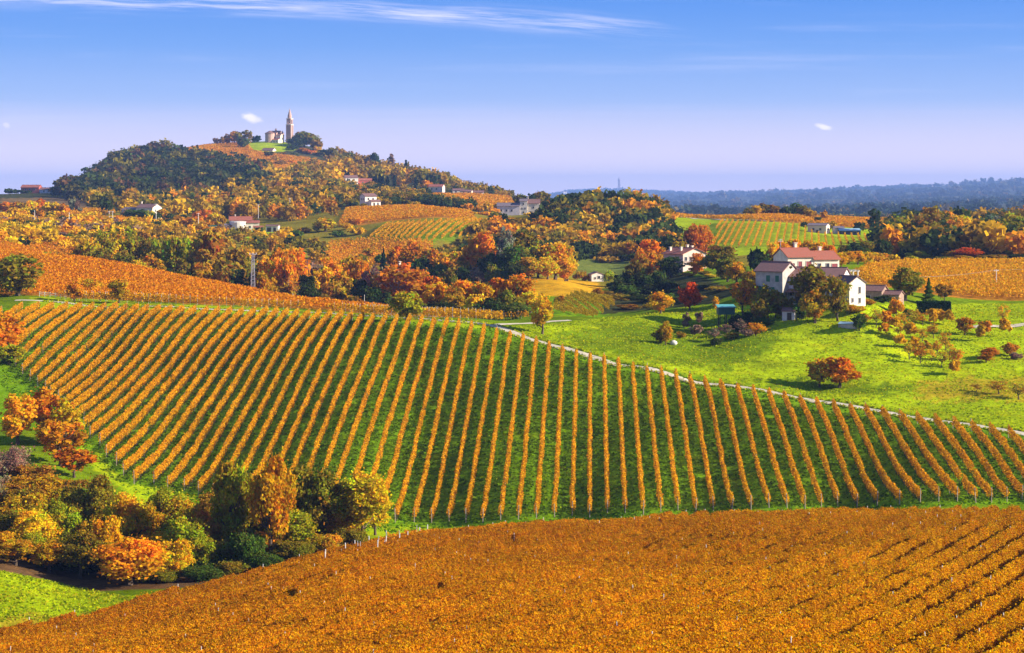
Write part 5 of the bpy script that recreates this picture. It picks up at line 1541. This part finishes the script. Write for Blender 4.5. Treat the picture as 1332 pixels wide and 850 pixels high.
tree(1040, 394, 411, 24, 'bush', 'green', '', 'green shrubs beside the farmyard canopy')
tree(1008, 384, 417, 26, 'open', 'amber', '', 'thin amber tree between the grey house and the yard')
tree(1112, 396, 409, 26, 'bush', 'amber', '', 'low amber shrubs along the foot of the white barn')
tree(1130, 394, 416, 20, 'bush', 'rust', '', 'rust shrubs between the white barn and the rubble shed')
tree(1118, 407, 398, 18, 'round', 'green', '', 'small dark green tree below the white barn')
tree(1178, 347, 440, 42, 'round', 'olive', '', 'dense dark olive tree beside the rubble shed')
tree(1166, 388, 418, 18, 'bush', 'orange', '', 'orange bush over dark timber under the dense olive tree')
tree(1208, 362, 440, 20, 'conifer', 'green', '', 'green conifer beside the clipped hedge')
tree(1228, 368, 450, 24, 'open', 'brown', '', 'brown tree behind the clipped hedge')
tree(1148, 384, 425, 24, 'bush', 'dark', '', 'dark bush in front of the rubble shed')
tree(1180, 402, 415, 10, 'bush', 'green', '', 'small green bush near the clipped hedge')
tree(983, 420, 398, 28, 'round', 'orange', '', 'orange bush tree on the shaded flank of the knoll')
tree(866, 418, 392, 16, 'tall', 'amber', '', 'slim amber tree alone on the shaded flank')
tree(860, 428, 393, 22, 'bush', 'olive', '', 'olive scrub around the slim amber tree')
tree(886, 431, 400, 12, 'bush', 'brown', '', 'brown bush between the amber tree and the bare trees')
tree(1092, 463, 361, 46, 'round', 'orange', '', 'bright orange multi stemmed tree alone on the lower meadow')
tree(1066, 466, 362, 36, 'open', 'amber', '', 'thinning brown tree beside the bright orange one on the lower meadow')
tree(1270, 499, 356, 16, 'bare', 'brown', '', 'tiny bare tree on the dry grass below the orchard')
tree(1299, 494, 354, 30, 'bare', 'amber', '', 'rounded bare tree with fading amber twigs on the dry grass')
tree(1325, 498, 350, 30, 'bare', 'amber', '', 'bare tree with pale stem at the edge of the dry grass')
tree(-1 + 1289, 452, 385, 24, 'round', 'red', '', 'red bush tree in the hollow of the orchard')
tree(1283, 458, 380, 20, 'round', 'rust', '', 'rust bush leaning out of the orchard hollow')
tree(1313, 446, 388, 20, 'bush', 'rust', '', 'rust coloured bush above the orchard hollow')
tree(1322, 458, 384, 16, 'bush', 'mauve', '', 'mauve bush by the orchard hollow')
for (u, v, d, wd) in ((905, 425, 405, 16), (928, 430, 398, 20), (945, 424, 402, 20), (962, 418, 404, 20), (972, 430, 396, 16), (892, 408, 418, 10), (910, 406, 424, 10)):
    tree(u, v - 3, d, wd, 'bare', 'mauve', 'in the scrub under the green hut')
for (u, v, d, wd, c) in ((975, 405, 415, 26, 'dark'), (960, 410, 412, 24, 'dark'), (992, 412, 408, 24, 'green'), (952, 436, 398, 22, 'olive'), (930, 440, 394, 18, 'dark')):
    tree(u, v, d, wd, 'bush', c, 'in the scrub under the green hut')
# golden shrubs around the upper house
for k, (u, v, d, wd, c) in enumerate(((985, 322, 560, 24, 'dark'), (992, 332, 520, 22, 'dark'), (1006, 314, 560, 20, 'gold'), (1018, 312, 570, 24, 'orange'), (1034, 310, 575, 26, 'gold'), (1050, 312, 575, 24, 'gold'), (1066, 314, 570, 24, 'gold'), (1080, 318, 560, 20, 'orange'), (1094, 328, 540, 18, 'gold'), (1104, 326, 560, 20, 'gold'), (1116, 326, 565, 20, 'gold'), (1128, 327, 570, 18, 'yellow'), (1140, 328, 575, 18, 'gold'), (1152, 329, 580, 18, 'gold'), (1162, 331, 580, 18, 'yellow'), (1110, 316, 640, 26, 'dark'), (1128, 312, 650, 26, 'olive'), (1146, 310, 650, 26, 'dark'), (1098, 318, 640, 20, 'olive'), (1186, 333, 600, 18, 'ygreen'), (985, 352, 480, 20, 'dark'))):
    tree(u, v, d, wd, 'round' if c != 'dark' else 'bush', c, 'in the shrub line behind the cream farmhouse')
# hedge: clipped box of leaves
hx, hy, hz_ = at(1214, 428)
hr = tag(empty('hedge', (hx, hy, hz_), 0.05), 'clipped dark green hedge block at the edge of the golden field', 'hedge')
nh = 8000
cc = rng.random((nh, 3)) * np.array([7.0, 1.8, 2.9]) - np.array([3.5, 0.9, 0.1])
face = rng.integers(0, 5, nh)
cc[face == 0, 1] = -0.9 + rng.normal(0, 0.06, (face == 0).sum())
cc[face == 1, 2] = 2.8 + rng.normal(0, 0.08, (face == 1).sum())
cc[face == 2, 0] = 3.5 + rng.normal(0, 0.06, (face == 2).sum())
V_, F_ = leaf_quads(cc, 0.16 * rng.uniform(0.7, 1.3, nh), 0.9)
link('foliage', mesh_np('foliage', V_, F_, M['leaf'], cols=np.array([[0.018, 0.045, 0.016]]) * rng.uniform(0.6, 1.5, (nh, 1))), hr)
hs = MB()
for k in range(6):
    hs.tube((-3 + k * 1.2, 0, -0.4), (-3 + k * 1.2, 0.1, 2.2), 0.06, 0.03, 5)
tag(hs.obj('stems', M['bark'], hr), kind='stuff')
# orchard of small thin trees on the knoll's right flank
ZO = 'in the sparse orchard on the right flank of the knoll'
orc = [(1126, 416), (1140, 418), (1152, 416), (1163, 420), (1175, 418), (1188, 417), (1200, 415), (1212, 416), (1224, 414), (1236, 416), (1150, 428), (1168, 431), (1184, 434), (1200, 436), (1214, 432), (1172, 445), (1190, 448), (1205, 452), (1220, 455), (1235, 462), (1212, 462), (1230, 448), (1245, 470), (1183, 460), (1242, 480), (1225, 470), (1197, 465), (1305, 412), (1308, 430), (1275, 436), (1282, 428)]
for k, (u, v) in enumerate(orc):
    d = hit(u, v + 8, 350, 470)
    tree(u, 0, d, random.uniform(13, 20), 'bare', ('gold', 'amber', 'orange', 'gold')[k % 4], ZO, hm=random.uniform(2.4, 4.0))
tree(1255, 412, 404, 26, 'open', 'rust', ZO, 'largest thin rust tree standing among the orchard saplings')
tree(1242, 452, 378, 22, 'bare', 'amber', ZO, 'bare amber tree at the lower end of the orchard')
# right belt
Z6 = 'in the wood behind the golden field'
for a in [(1163, 278, 800, 34, 'round', 'olive'), (1137, 269, 900, 16, 'tall', 'dark'), (1182, 284, 790, 28, 'round', 'amber'), (1196, 280, 780, 28, 'open', 'brown'), (1213, 269, 760, 36, 'round', 'brown'), (1230, 276, 770, 26, 'round', 'olive'), (1252, 278, 760, 34, 'round', 'yellow'), (1240, 284, 750, 28, 'round', 'gold'), (1272, 284, 760, 28, 'round', 'amber'), (1290, 280, 780, 28, 'tall', 'silver'), (1313, 277, 760, 38, 'round', 'ygreen'), (1330, 282, 760, 28, 'round', 'dark'), (1205, 298, 700, 40, 'round', 'olive'), (1232, 300, 700, 34, 'round', 'green'), (1252, 302, 700, 40, 'round', 'ygreen'), (1280, 298, 710, 30, 'round', 'amber'), (1190, 308, 690, 26, 'round', 'dark'), (1222, 314, 670, 38, 'round', 'olive'), (1258, 322, 645, 34, 'round', 'scarlet'), (1305, 307, 680, 50, 'round', 'red'), (1328, 312, 690, 34, 'round', 'rust'), (1284, 318, 665, 28, 'round', 'olive'), (1240, 326, 650, 28, 'round', 'amber'), (1193, 326, 655, 26, 'round', 'ygreen'), (1171, 305, 700, 26, 'open', 'rust'), (1160, 316, 680, 24, 'round', 'dark'), (1178, 322, 660, 24, 'bush', 'dark'), (1208, 334, 640, 26, 'bush', 'dark'), (1272, 332, 645, 26, 'bush', 'olive'), (1296, 332, 645, 28, 'bush', 'amber'), (1322, 332, 645, 28, 'bush', 'dark'), (1350, 300, 700, 46, 'round', 'amber'), (1385, 305, 700, 46, 'round', 'olive'), (1355, 325, 660, 34, 'round', 'rust'), (1228, 336, 642, 24, 'bush', 'olive'), (1252, 338, 640, 24, 'bush', 'amber'), (1176, 298, 740, 24, 'round', 'olive'), (1150, 300, 760, 20, 'bush', 'dark'), (1206, 286, 770, 24, 'round', 'orange'), (1266, 294, 740, 26, 'round', 'dark')]:
    tree(*a, Z6)
Z7 = 'on the skyline above the green terrace'
for a in [(975, 270, 1050, 14, 'bush', 'olive'), (985, 266, 1060, 16, 'round', 'gold'), (996, 264, 1070, 18, 'round', 'olive'), (1008, 266, 1060, 16, 'round', 'brown'), (1022, 268, 1050, 16, 'round', 'dark'), (1034, 263, 1060, 18, 'tall', 'green'), (1046, 267, 1050, 18, 'round', 'olive'), (1055, 272, 1020, 14, 'round', 'amber'), (1046, 288, 930, 10, 'round', 'dark'), (1084, 286, 920, 10, 'round', 'amber'), (1064, 282, 980, 10, 'round', 'dark'), (1072, 272, 1010, 8, 'tall', 'rust'), (1118, 288, 930, 14, 'bush', 'dark')]:
    tree(*a, Z7)
# left middle distance
Z8 = 'among the orange orchards on the left'
left = [(8, 262, 1100, 24, 'orange'), (25, 262, 1080, 24, 'rust'), (40, 260, 1070, 18, 'gold'), (52, 258, 1080, 16, 'red'), (62, 262, 1060, 14, 'yellow'), (72, 262, 1060, 14, 'yellow'), (82, 264, 1060, 16, 'orange'), (34, 268, 1030, 18, 'yellow'), (46, 272, 1010, 16, 'dark'), (18, 270, 1020, 18, 'gold'), (6, 276, 960, 20, 'yellow'), (93, 258, 1100, 9, 'silver'), (101, 260, 1100, 6, 'mauve'), (104, 270, 1090, 7, 'silver'), (2, 292, 880, 20, 'ygreen'), (12, 296, 860, 18, 'yellow'), (60, 286, 960, 16, 'orange'), (75, 288, 940, 14, 'rust'), (90, 288, 940, 16, 'red'), (106, 286, 950, 16, 'orange'), (118, 284, 960, 14, 'orange'), (28, 288, 930, 12, 'dark'), (50, 300, 850, 10, 'dark'), (66, 304, 820, 14, 'dark'), (82, 304, 830, 14, 'mauve'), (100, 296, 880, 16, 'yellow'), (128, 290, 930, 14, 'gold'), (180, 290, 960, 14, 'orange'), (165, 294, 930, 16, 'gold'), (150, 294, 920, 16, 'yellow'), (195, 292, 950, 14, 'rust'), (212, 292, 950, 16, 'gold'), (228, 296, 930, 14, 'yellow'), (232, 280, 1000, 16, 'rust'), (245, 282, 1000, 16, 'orange'), (265, 272, 1030, 26, 'red'), (280, 276, 1010, 18, 'gold'), (288, 280, 1000, 12, 'amber'), (256, 280, 1000, 18, 'orange'), (252, 292, 960, 12, 'yellow'), (172, 272, 1040, 22, 'green'), (184, 272, 1035, 20, 'green'), (194, 274, 1035, 18, 'ygreen'), (212, 270, 1040, 16, 'gold'), (372, 294, 950, 18, 'amber'), (364, 300, 930, 16, 'gold'), (384, 300, 930, 22, 'green'), (396, 296, 960, 16, 'rust'), (412, 290, 960, 12, 'ygreen'), (424, 283, 960, 30, 'yellow'), (400, 310, 880, 22, 'olive'), (384, 316, 860, 22, 'dark'), (440, 300, 930, 18, 'green'), (450, 290, 960, 16, 'gold'), (462, 282, 980, 20, 'orange'), (466, 296, 930, 22, 'gold'), (352, 312, 880, 18, 'amber'), (370, 322, 850, 20, 'brown'), (482, 322, 830, 20, 'amber'), (470, 330, 800, 18, 'olive'), (495, 330, 800, 16, 'green')]
for (u, v, d, wd, c) in left:
    tree(u, v, d, wd, 'round', c, Z8)
for (u, v, wd) in ((11, 246, 12), (20, 247, 10), (28, 248, 8), (68, 246, 10), (36, 249, 10), (85, 250, 8)):
    tree(u, v - 1, 1700, wd, 'round', 'dark', 'beside the red roofed farm on the spur')
# hilltop and church
Z9 = 'on the church hill'
for a in [(281, 179, 2260, 7, 'round', 'mauve'), (289, 177, 2260, 8, 'round', 'brown'), (296, 174, 2265, 10, 'round', 'rust'), (306, 170, 2265, 18, 'round', 'amber'), (312, 172, 2260, 10, 'round', 'olive'), (321, 168, 2230, 14, 'tall', 'olive'), (316, 178, 2200, 14, 'bush', 'green'), (333, 176, 2290, 12, 'round', 'pine'), (302, 200, 2130, 14, 'bush', 'dark'), (396, 170, 2270, 26, 'round', 'olive'), (386, 178, 2250, 22, 'round', 'dark'), (407, 174, 2260, 24, 'round', 'olive'), (412, 182, 2250, 14, 'round', 'brown'), (380, 190, 2210, 14, 'bush', 'dark'), (402, 195, 2190, 16, 'bush', 'orange'), (394, 192, 2200, 14, 'bush', 'rust'), (415, 198, 2190, 14, 'bush', 'olive'), (422, 194, 2220, 14, 'bush', 'dark'), (382, 199, 2160, 10, 'conifer', 'dark'), (368, 198, 2160, 10, 'bush', 'brown'), (361, 199, 2150, 8, 'bush', 'dark'), (413, 190, 2230, 10, 'bush', 'yellow'), (457, 198, 2150, 12, 'round', 'green'), (445, 203, 2150, 14, 'round', 'olive'), (487, 198, 2100, 14, 'round', 'dark'), (509, 200, 2080, 8, 'bare', 'mauve'), (528, 209, 2020, 8, 'conifer', 'pine')]:
    tree(*a, Z9)
for (u, v) in ((489, 228), (494, 226), (498, 229), (504, 230), (513, 228), (541, 232), (549, 232), (560, 234), (574, 236), (449, 222), (453, 224), (486, 230)):
    tree(u, v, 1670 if u > 480 else 1720, 3.6, 'cypress', 'pine', 'on the terrace beside the red winged house')
for (u, v, d, wd, c) in ((444, 237, 1690, 12, 'red'), (484, 236, 1660, 14, 'brown'), (555, 234, 1650, 16, 'orange'), (460, 262, 1180, 12, 'dark'), (470, 259, 1200, 12, 'olive'), (494, 258, 1190, 12, 'amber'), (473, 264, 1130, 9, 'olive'), (505, 258, 1190, 14, 'gold'), (516, 258, 1200, 16, 'dark'), (528, 260, 1190, 14, 'olive'), (540, 262, 1180, 12, 'amber'), (608, 264, 1180, 16, 'orange'), (622, 268, 1150, 14, 'rust'), (634, 262, 1180, 14, 'gold'), (642, 270, 1140, 16, 'orange'), (648, 264, 1160, 14, 'brown'), (655, 262, 1200, 12, 'orange'), (630, 276, 1080, 20, 'orange'), (646, 280, 1060, 18, 'rust'), (614, 280, 1060, 16, 'amber')):
    tree(u, v, d, wd, 'round', c, 'on the slope between the white villa and the manor')

# woods that read as one mass
FARP = {}
OUTS = {}


LASTK = [None]


def far_crown(var, nq):
    LASTK[0] = (var, nq)
    if (var, nq) not in FARP:
        P, lob, tone, r = crown_points(('round', 'tall', 'wide', 'bush')[var % 4], 900 + var, nq)
        OUTS[(var, nq)] = OUT[0]
        P = P.copy()
        P[:, 2] /= ASP[('round', 'tall', 'wide', 'bush')[var % 4]]
        FARP[(var, nq)] = (P, tone)
    return FARP[(var, nq)]


def woods(name, label, poly, d0, d1, npx, hgt, wid, pal, nq=105, lsz=0.15, vjit=0.0, even=False):
    """trees scattered over the ground inside the polygon"""
    us_, vs_ = [p[0] for p in poly], [p[1] for p in poly]
    C, S, CL, OO = [], [], [], []
    pu = rng.uniform(min(us_), max(us_), npx * 6)
    if even:
        pd = np.exp(rng.uniform(math.log(d0), math.log(d1), npx * 6))
    else:
        pd = np.sqrt(rng.uniform(d0 ** 2, d1 ** 2, npx * 6))
    x = (pu - CU) / F * pd
    v = gv(x, pd)
    ok = np.nonzero(inpoly(pu, v, poly))[0][:npx]
    tot = []
    for i in ok:
        hh = hgt * rng.uniform(0.65, 1.25)
        ww = wid * rng.uniform(0.7, 1.3) * 0.5
        P, tone = far_crown(int(rng.integers(0, 8)), nq)
        an = rng.random() * 6.28
        ca, sa = math.cos(an), math.sin(an)
        Q = np.stack([(P[:, 0] * ca - P[:, 1] * sa) * ww, (P[:, 0] * sa + P[:, 1] * ca) * ww, P[:, 2] * hh], 1)
        Q += np.array([x[i], pd[i], float(gz(x[i], pd[i])) - 0.1 * hh])
        c = pick(pal, 1, 0.25 * snoise(np.array([x[i]]), np.array([pd[i]]), 60.0, 3))[0]
        C.append(Q)
        OO.append(OUTS[LASTK[0]])
        S.append(np.full(nq, lsz * (ww + hh * 0.5) * 0.7))
        CL.append(c[None] * tone[:, None] * np.array([1, 1, 1]))
    V, Fq = leaf_quads(np.vstack(C), np.concatenate(S), 0.85, 0.3, np.vstack(OO))
    o = link(name, mesh_np(name, V, Fq, M['wood'], cols=np.vstack(CL)))
    tag(o, label, 'woodland', None, 'stuff')


# the 290 trees that show largest are things of their own; the smaller ones join one object
def area(t):
    return t[3] * (t[3] if t[8] else max(4, HV - float(gz((t[0] - CU) / F * t[2], t[2])) * F / t[2] - t[1]))


solo = [t for t in SPECS if t[4] == 'bush' or t[7]]
rest = sorted([t for t in SPECS if not (t[4] == 'bush' or t[7])], key=area, reverse=True)
nsolo = 292 - sum(1 for t in solo if t[4] != 'bush')
for t_ in solo + rest[:nsolo]:
    build_tree(*t_)
VV, FF, CC, off_ = [], [], [], 0
for (u, vtop, d, wpx, kind, colr, zone, label, hm, pale, group, lean) in rest[nsolo:]:
    x = (u - CU) / F * d
    z = float(gz(x, d))
    h = hm if hm else max(1.2, (HV - z * F / d - vtop) * d / F)
    w = wpx * d / F * 1.18 / 2
    P, lob, tone, r = crown_points(kind, int(u * 7 + d) % 9000, 260)
    P = P * np.array([w, w, h / ASP[kind]]) + np.array([x, d, z - 0.02 * h])
    V_, F_ = leaf_quads(P, 0.21 * (w + h * 0.4) * 0.62 * r.uniform(0.7, 1.3, 260), 0.85, 0.2, OUT[0])
    VV.append(V_); FF.append(F_ + off_); CC.append(np.array(TC[colr])[None] * tone[:, None])
    off_ += len(V_)
o_ = link('scattered_trees', mesh_np('scattered_trees', np.vstack(VV), np.vstack(FF), M['wood'], cols=np.vstack(CC)))
tag(o_, 'smallest far trees dotted over the church hill and terraces', 'trees', None, 'stuff')
print('trees', NT[0], 'merged', len(rest[nsolo:]))

dk = [(TC['dark'], 0.34), ((0.06, 0.07, 0.02), 0.28), ((0.12, 0.10, 0.02), 0.16), ((0.17, 0.085, 0.03), 0.12), (TC['olive'], 0.10)]  # dark tones carry the shade on the church hill's left flank
warm = [(TC['dark'], 0.13), (TC['olive'], 0.27), (TC['brown'], 0.22), (TC['amber'], 0.20), (TC['rust'], 0.10), (TC['gold'], 0.08)]
mixp = [(TC['dark'], 0.25), (TC['olive'], 0.25), (TC['brown'], 0.2), (TC['amber'], 0.2), (TC['orange'], 0.1)]
woods('woodland', 'dark shaded wood covering the left flank of the church hill', [(72, 256), (80, 250), (130, 230), (150, 212), (215, 198), (250, 204), (330, 226), (360, 232), (350, 252), (300, 262), (200, 262), (100, 262)], 1430, 2200, 560, 15.0, 17.0, dk)
woods('woodland', 'brown and dark wood between the bare field and the yellow gabled house', [(125, 278), (110, 262), (200, 258), (320, 262), (420, 256), (440, 262), (440, 284), (380, 292), (300, 290), (230, 284), (150, 280)], 1060, 1480, 330, 11.0, 11.0, mixp)
woods('woodland', 'golden lower wood in the middle of the church hill', [(290, 262), (330, 228), (370, 226), (430, 230), (450, 250), (440, 276), (380, 286), (310, 282)], 1120, 1900, 210, 14.0, 16.0, warm)
woods('woodland', 'coloured ridge wood running down from the church to the crane', [(425, 206), (450, 208), (500, 222), (560, 237), (600, 246), (570, 246), (500, 242), (480, 246), (440, 236), (430, 222)], 1690, 2250, 200, 15.0, 15.0, warm)
woods('woodland', 'coloured scrub along the ridge beside the low pale houses', [(560, 250), (600, 246), (664, 256), (668, 262), (640, 258), (590, 254)], 1650, 1900, 70, 9.0, 10.0, warm)
woods('woodland', 'scrub wood around the terraces below the red winged house', [(430, 268), (430, 240), (480, 248), (560, 256), (560, 266), (520, 270), (450, 274)], 1180, 1660, 200, 8.0, 9.0, mixp)
woods('woodland', 'olive hedge line crossing the orange ridge vineyard', [(545, 271), (550, 265), (615, 270), (615, 275)], 1180, 1350, 60, 7.0, 8.0, [(TC['dark'], 0.7), (TC['olive'], 0.3)])
woods('woodland', 'mixed thickets between the orchards and the left gully', [(100, 330), (100, 312), (250, 306), (350, 312), (420, 326), (420, 345), (300, 345), (200, 340)], 720, 930, 170, 6.0, 7.5, warm, 120)
woods('woodland', 'thickets along the foot of the wooded hill', [(600, 345), (640, 300), (700, 300), (760, 300), (850, 320), (830, 342), (760, 342), (700, 352), (640, 352)], 730, 960, 130, 8.0, 9.0, mixp, 140)
woods('woodland', 'dense trees clothing the middle hill around the larger crowns', [(640, 345), (650, 320), (700, 300), (726, 278), (780, 270), (845, 272), (866, 290), (868, 325), (830, 345), (760, 345), (700, 350)], 840, 1080, 260, 10.0, 13.0, [(TC['dark'], 0.35), (TC['olive'], 0.25), (TC['brown'], 0.15), (TC['amber'], 0.15), (TC['orange'], 0.10)], 150)
woods('woodland', 'undergrowth of the wood behind the golden field', [(1140, 346), (1140, 300), (1480, 300), (1480, 346)], 640, 860, 150, 11.0, 11.0, mixp, 150)
woods('woodland', 'scattered shrubs among the left orchards', [(-100, 330), (-100, 284), (190, 284), (300, 300), (250, 318), (100, 333)], 680, 1060, 330, 5.0, 7.0, [(TC['gold'], 0.3), (TC['yellow'], 0.25), (TC['orange'], 0.2), (TC['dark'], 0.15), (TC['mauve'], 0.1)], 140)
woods('woodland', 'thickets between the small striped terrace and the middle hill', [(560, 345), (600, 315), (640, 290), (660, 292), (660, 345)], 760, 1000, 70, 7.0, 8.0, mixp, 160)
woods('woodland', 'clumps of trees breaking up the vineyard bands under the church', [(225, 206), (300, 196), (430, 212), (420, 228), (330, 226), (250, 212)], 1900, 2200, 16, 8.0, 12.0, mixp)
woods('woodland', 'mixed scrub closing the slope beyond the bright terrace', [(1165, 312), (1165, 286), (1332, 286), (1500, 286), (1500, 312)], 900, 1420, 160, 9.0, 11.0, mixp)
blue = [((0.035, 0.06, 0.04), 0.5), ((0.07, 0.08, 0.04), 0.3), ((0.16, 0.12, 0.04), 0.1), ((0.02, 0.04, 0.03), 0.1)]
woods('woodland', 'far blue wooded ridge along the right horizon', [(690, 300), (690, 245), (1332, 220), (1700, 220), (1700, 300)], 8500, 21000, 4000, 30.0, 50.0, blue, 26, 0.3)
woods('woodland', 'wooded foothills in front of the blue ridge', [(690, 300), (690, 245), (1332, 220), (1700, 220), (1700, 300)], 3000, 8800, 2000, 20.0, 32.0, blue, 32, 0.25)
woods('woodland', 'tree line along the flat ground below the blue ridge', [(700, 300), (700, 270), (1500, 270), (1500, 300)], 2200, 3000, 500, 11.0, 18.0, [(TC['dark'], 0.5), (TC['olive'], 0.3), (TC['brown'], 0.2)], 50, 0.2)

# ------------------------------------------------------------------ grass tufts
def tufts(label, poly, d0, d1, n, size, pal):
    us_ = [p[0] for p in poly]
    u_ = rng.uniform(min(us_), max(us_), n * 4)
    d_ = np.sqrt(rng.uniform(d0 ** 2, d1 ** 2, n * 4))
    x_ = (u_ - CU) / F * d_
    ok = inpoly(u_, gv(x_, d_), poly) & (snoise(x_, d_, 2.6, 4) + rng.normal(0, 0.5, n * 4) > -0.2)
    x_, d_ = x_[ok][:n], d_[ok][:n]
    m = len(x_)
    h_ = size * rng.uniform(0.5, 1.6, m)
    a_ = rng.uniform(0, 6.28, m)
    wx, wy = np.cos(a_) * h_ * 0.9, np.sin(a_) * h_ * 0.9
    lx, ly = rng.normal(0, 0.35, m) * h_, rng.normal(0, 0.35, m) * h_
    z_ = gz(x_, d_)
    V_ = np.stack([np.stack([x_ - wx, d_ - wy, z_ - 0.03], 1), np.stack([x_ + wx, d_ + wy, z_ - 0.03], 1),
                   np.stack([x_ + wx * 0.7 + lx, d_ + wy * 0.7 + ly, z_ + h_], 1), np.stack([x_ - wx * 0.7 + lx, d_ - wy * 0.7 + ly, z_ + h_ * 0.8], 1)], 1).reshape(-1, 3)
    F_ = np.arange(4 * m).reshape(m, 4)
    o = link('grass', mesh_np('grass', V_, F_, M['leaf'], cols=pick(pal, m, 0.2 * snoise(x_, d_, 8.0, 2))))
    tag(o, label, 'grass', None, 'stuff')


GP = [((0.22, 0.30, 0.003), 0.25), ((0.32, 0.38, 0.003), 0.4), ((0.40, 0.44, 0.005), 0.25), ((0.44, 0.36, 0.010), 0.10)]
tufts('rough tufted grass over the knoll meadow', [(640, 424), (700, 424), (800, 412), (930, 397), (1000, 398), (1332, 395), (1500, 395), (1500, 592), (1332, 562), (950, 500), (760, 458)], 322, 470, 30000, 0.15, GP)
tufts('short grass between the vine rows of the striped slope', [(0, 404), (200, 404), (450, 414), (640, 428), (760, 462), (950, 504), (1332, 566), (1480, 590), (1480, 655), (1332, 656), (900, 670), (600, 686), (500, 694), (300, 676), (170, 640), (60, 560), (0, 500)], 262, 440, 50000, 0.17, [((0.08, 0.16, 0.003), 0.4), ((0.13, 0.24, 0.003), 0.45), ((0.22, 0.28, 0.005), 0.15)])
tufts('grass of the small meadow beside the tree belt', [(-100, 850), (-100, 735), (0, 742), (160, 776), (300, 768), (200, 798), (0, 834)], 196, 240, 7000, 0.13, GP)

# ragged verge along the farm track
vp = [(60, 392), (200, 399), (400, 407), (560, 416), (655, 428), (690, 442), (760, 461), (850, 481), (950, 502), (1050, 520), (1150, 536.5), (1250, 551.5), (1332, 564.5)]
PX = [Vector(px(u, v, 310, 470)) for (u, v) in vp]
cx_, cy_, hh_ = [], [], []
for i in range(len(PX) - 1):
    A_, B_ = PX[i], PX[i + 1]
    L_ = (B_ - A_).length
    nn = int(L_ * 22)
    f_ = rng.random(nn)
    dx_, dy_ = (B_.x - A_.x) / L_, (B_.y - A_.y) / L_
    lat = np.where(rng.random(nn) < 0.5, -1, 1) * (1.35 + np.abs(rng.normal(0, 0.5, nn)) - 0.25)
    mid_ = rng.random(nn) < 0.10
    lat = np.where(mid_, rng.normal(0, 0.18, nn), lat)
    cx_.append(A_.x + f_ * (B_.x - A_.x) + dy_ * lat)
    cy_.append(A_.y + f_ * (B_.y - A_.y) - dx_ * lat)
    hh_.append(np.where(mid_, 0.08, 0.2) * rng.uniform(0.5, 1.6, nn))
cx_, cy_, hh_ = np.concatenate(cx_), np.concatenate(cy_), np.concatenate(hh_)
Cv = np.stack([cx_, cy_, gz(cx_, cy_) + hh_ * 0.6], 1)
V_, F_ = leaf_quads(Cv, hh_, 0.8, 0.2)
tag(link('grass', mesh_np('grass', V_, F_, M['leaf'], cols=pick(GP, len(Cv)))), 'ragged grass verge along the gravel farm track', 'grass', None, 'stuff')
# ------------------------------------------------------------------ haze
hm_, t = new_mat('haze_air')
pv = nd(t, 'ShaderNodeVolumePrincipled', {'Color': (0.28, 0.47, 1.0, 1), 'Density': 0.000065, 'Anisotropy': 0.0})
out = t.nodes.new('ShaderNodeOutputMaterial')
t.links.new(pv.outputs[0], out.inputs['Volume'])
zlo_, zhi_ = float(ZG.min()) - 1.5, float(ZG.max() + 150)
hz = MB().box(-25000, 25000, -60, 26700, zlo_, zhi_).obj('haze', hm_)
tag(hz, 'thin blue autumn haze over the hills', 'haze', None, 'stuff')
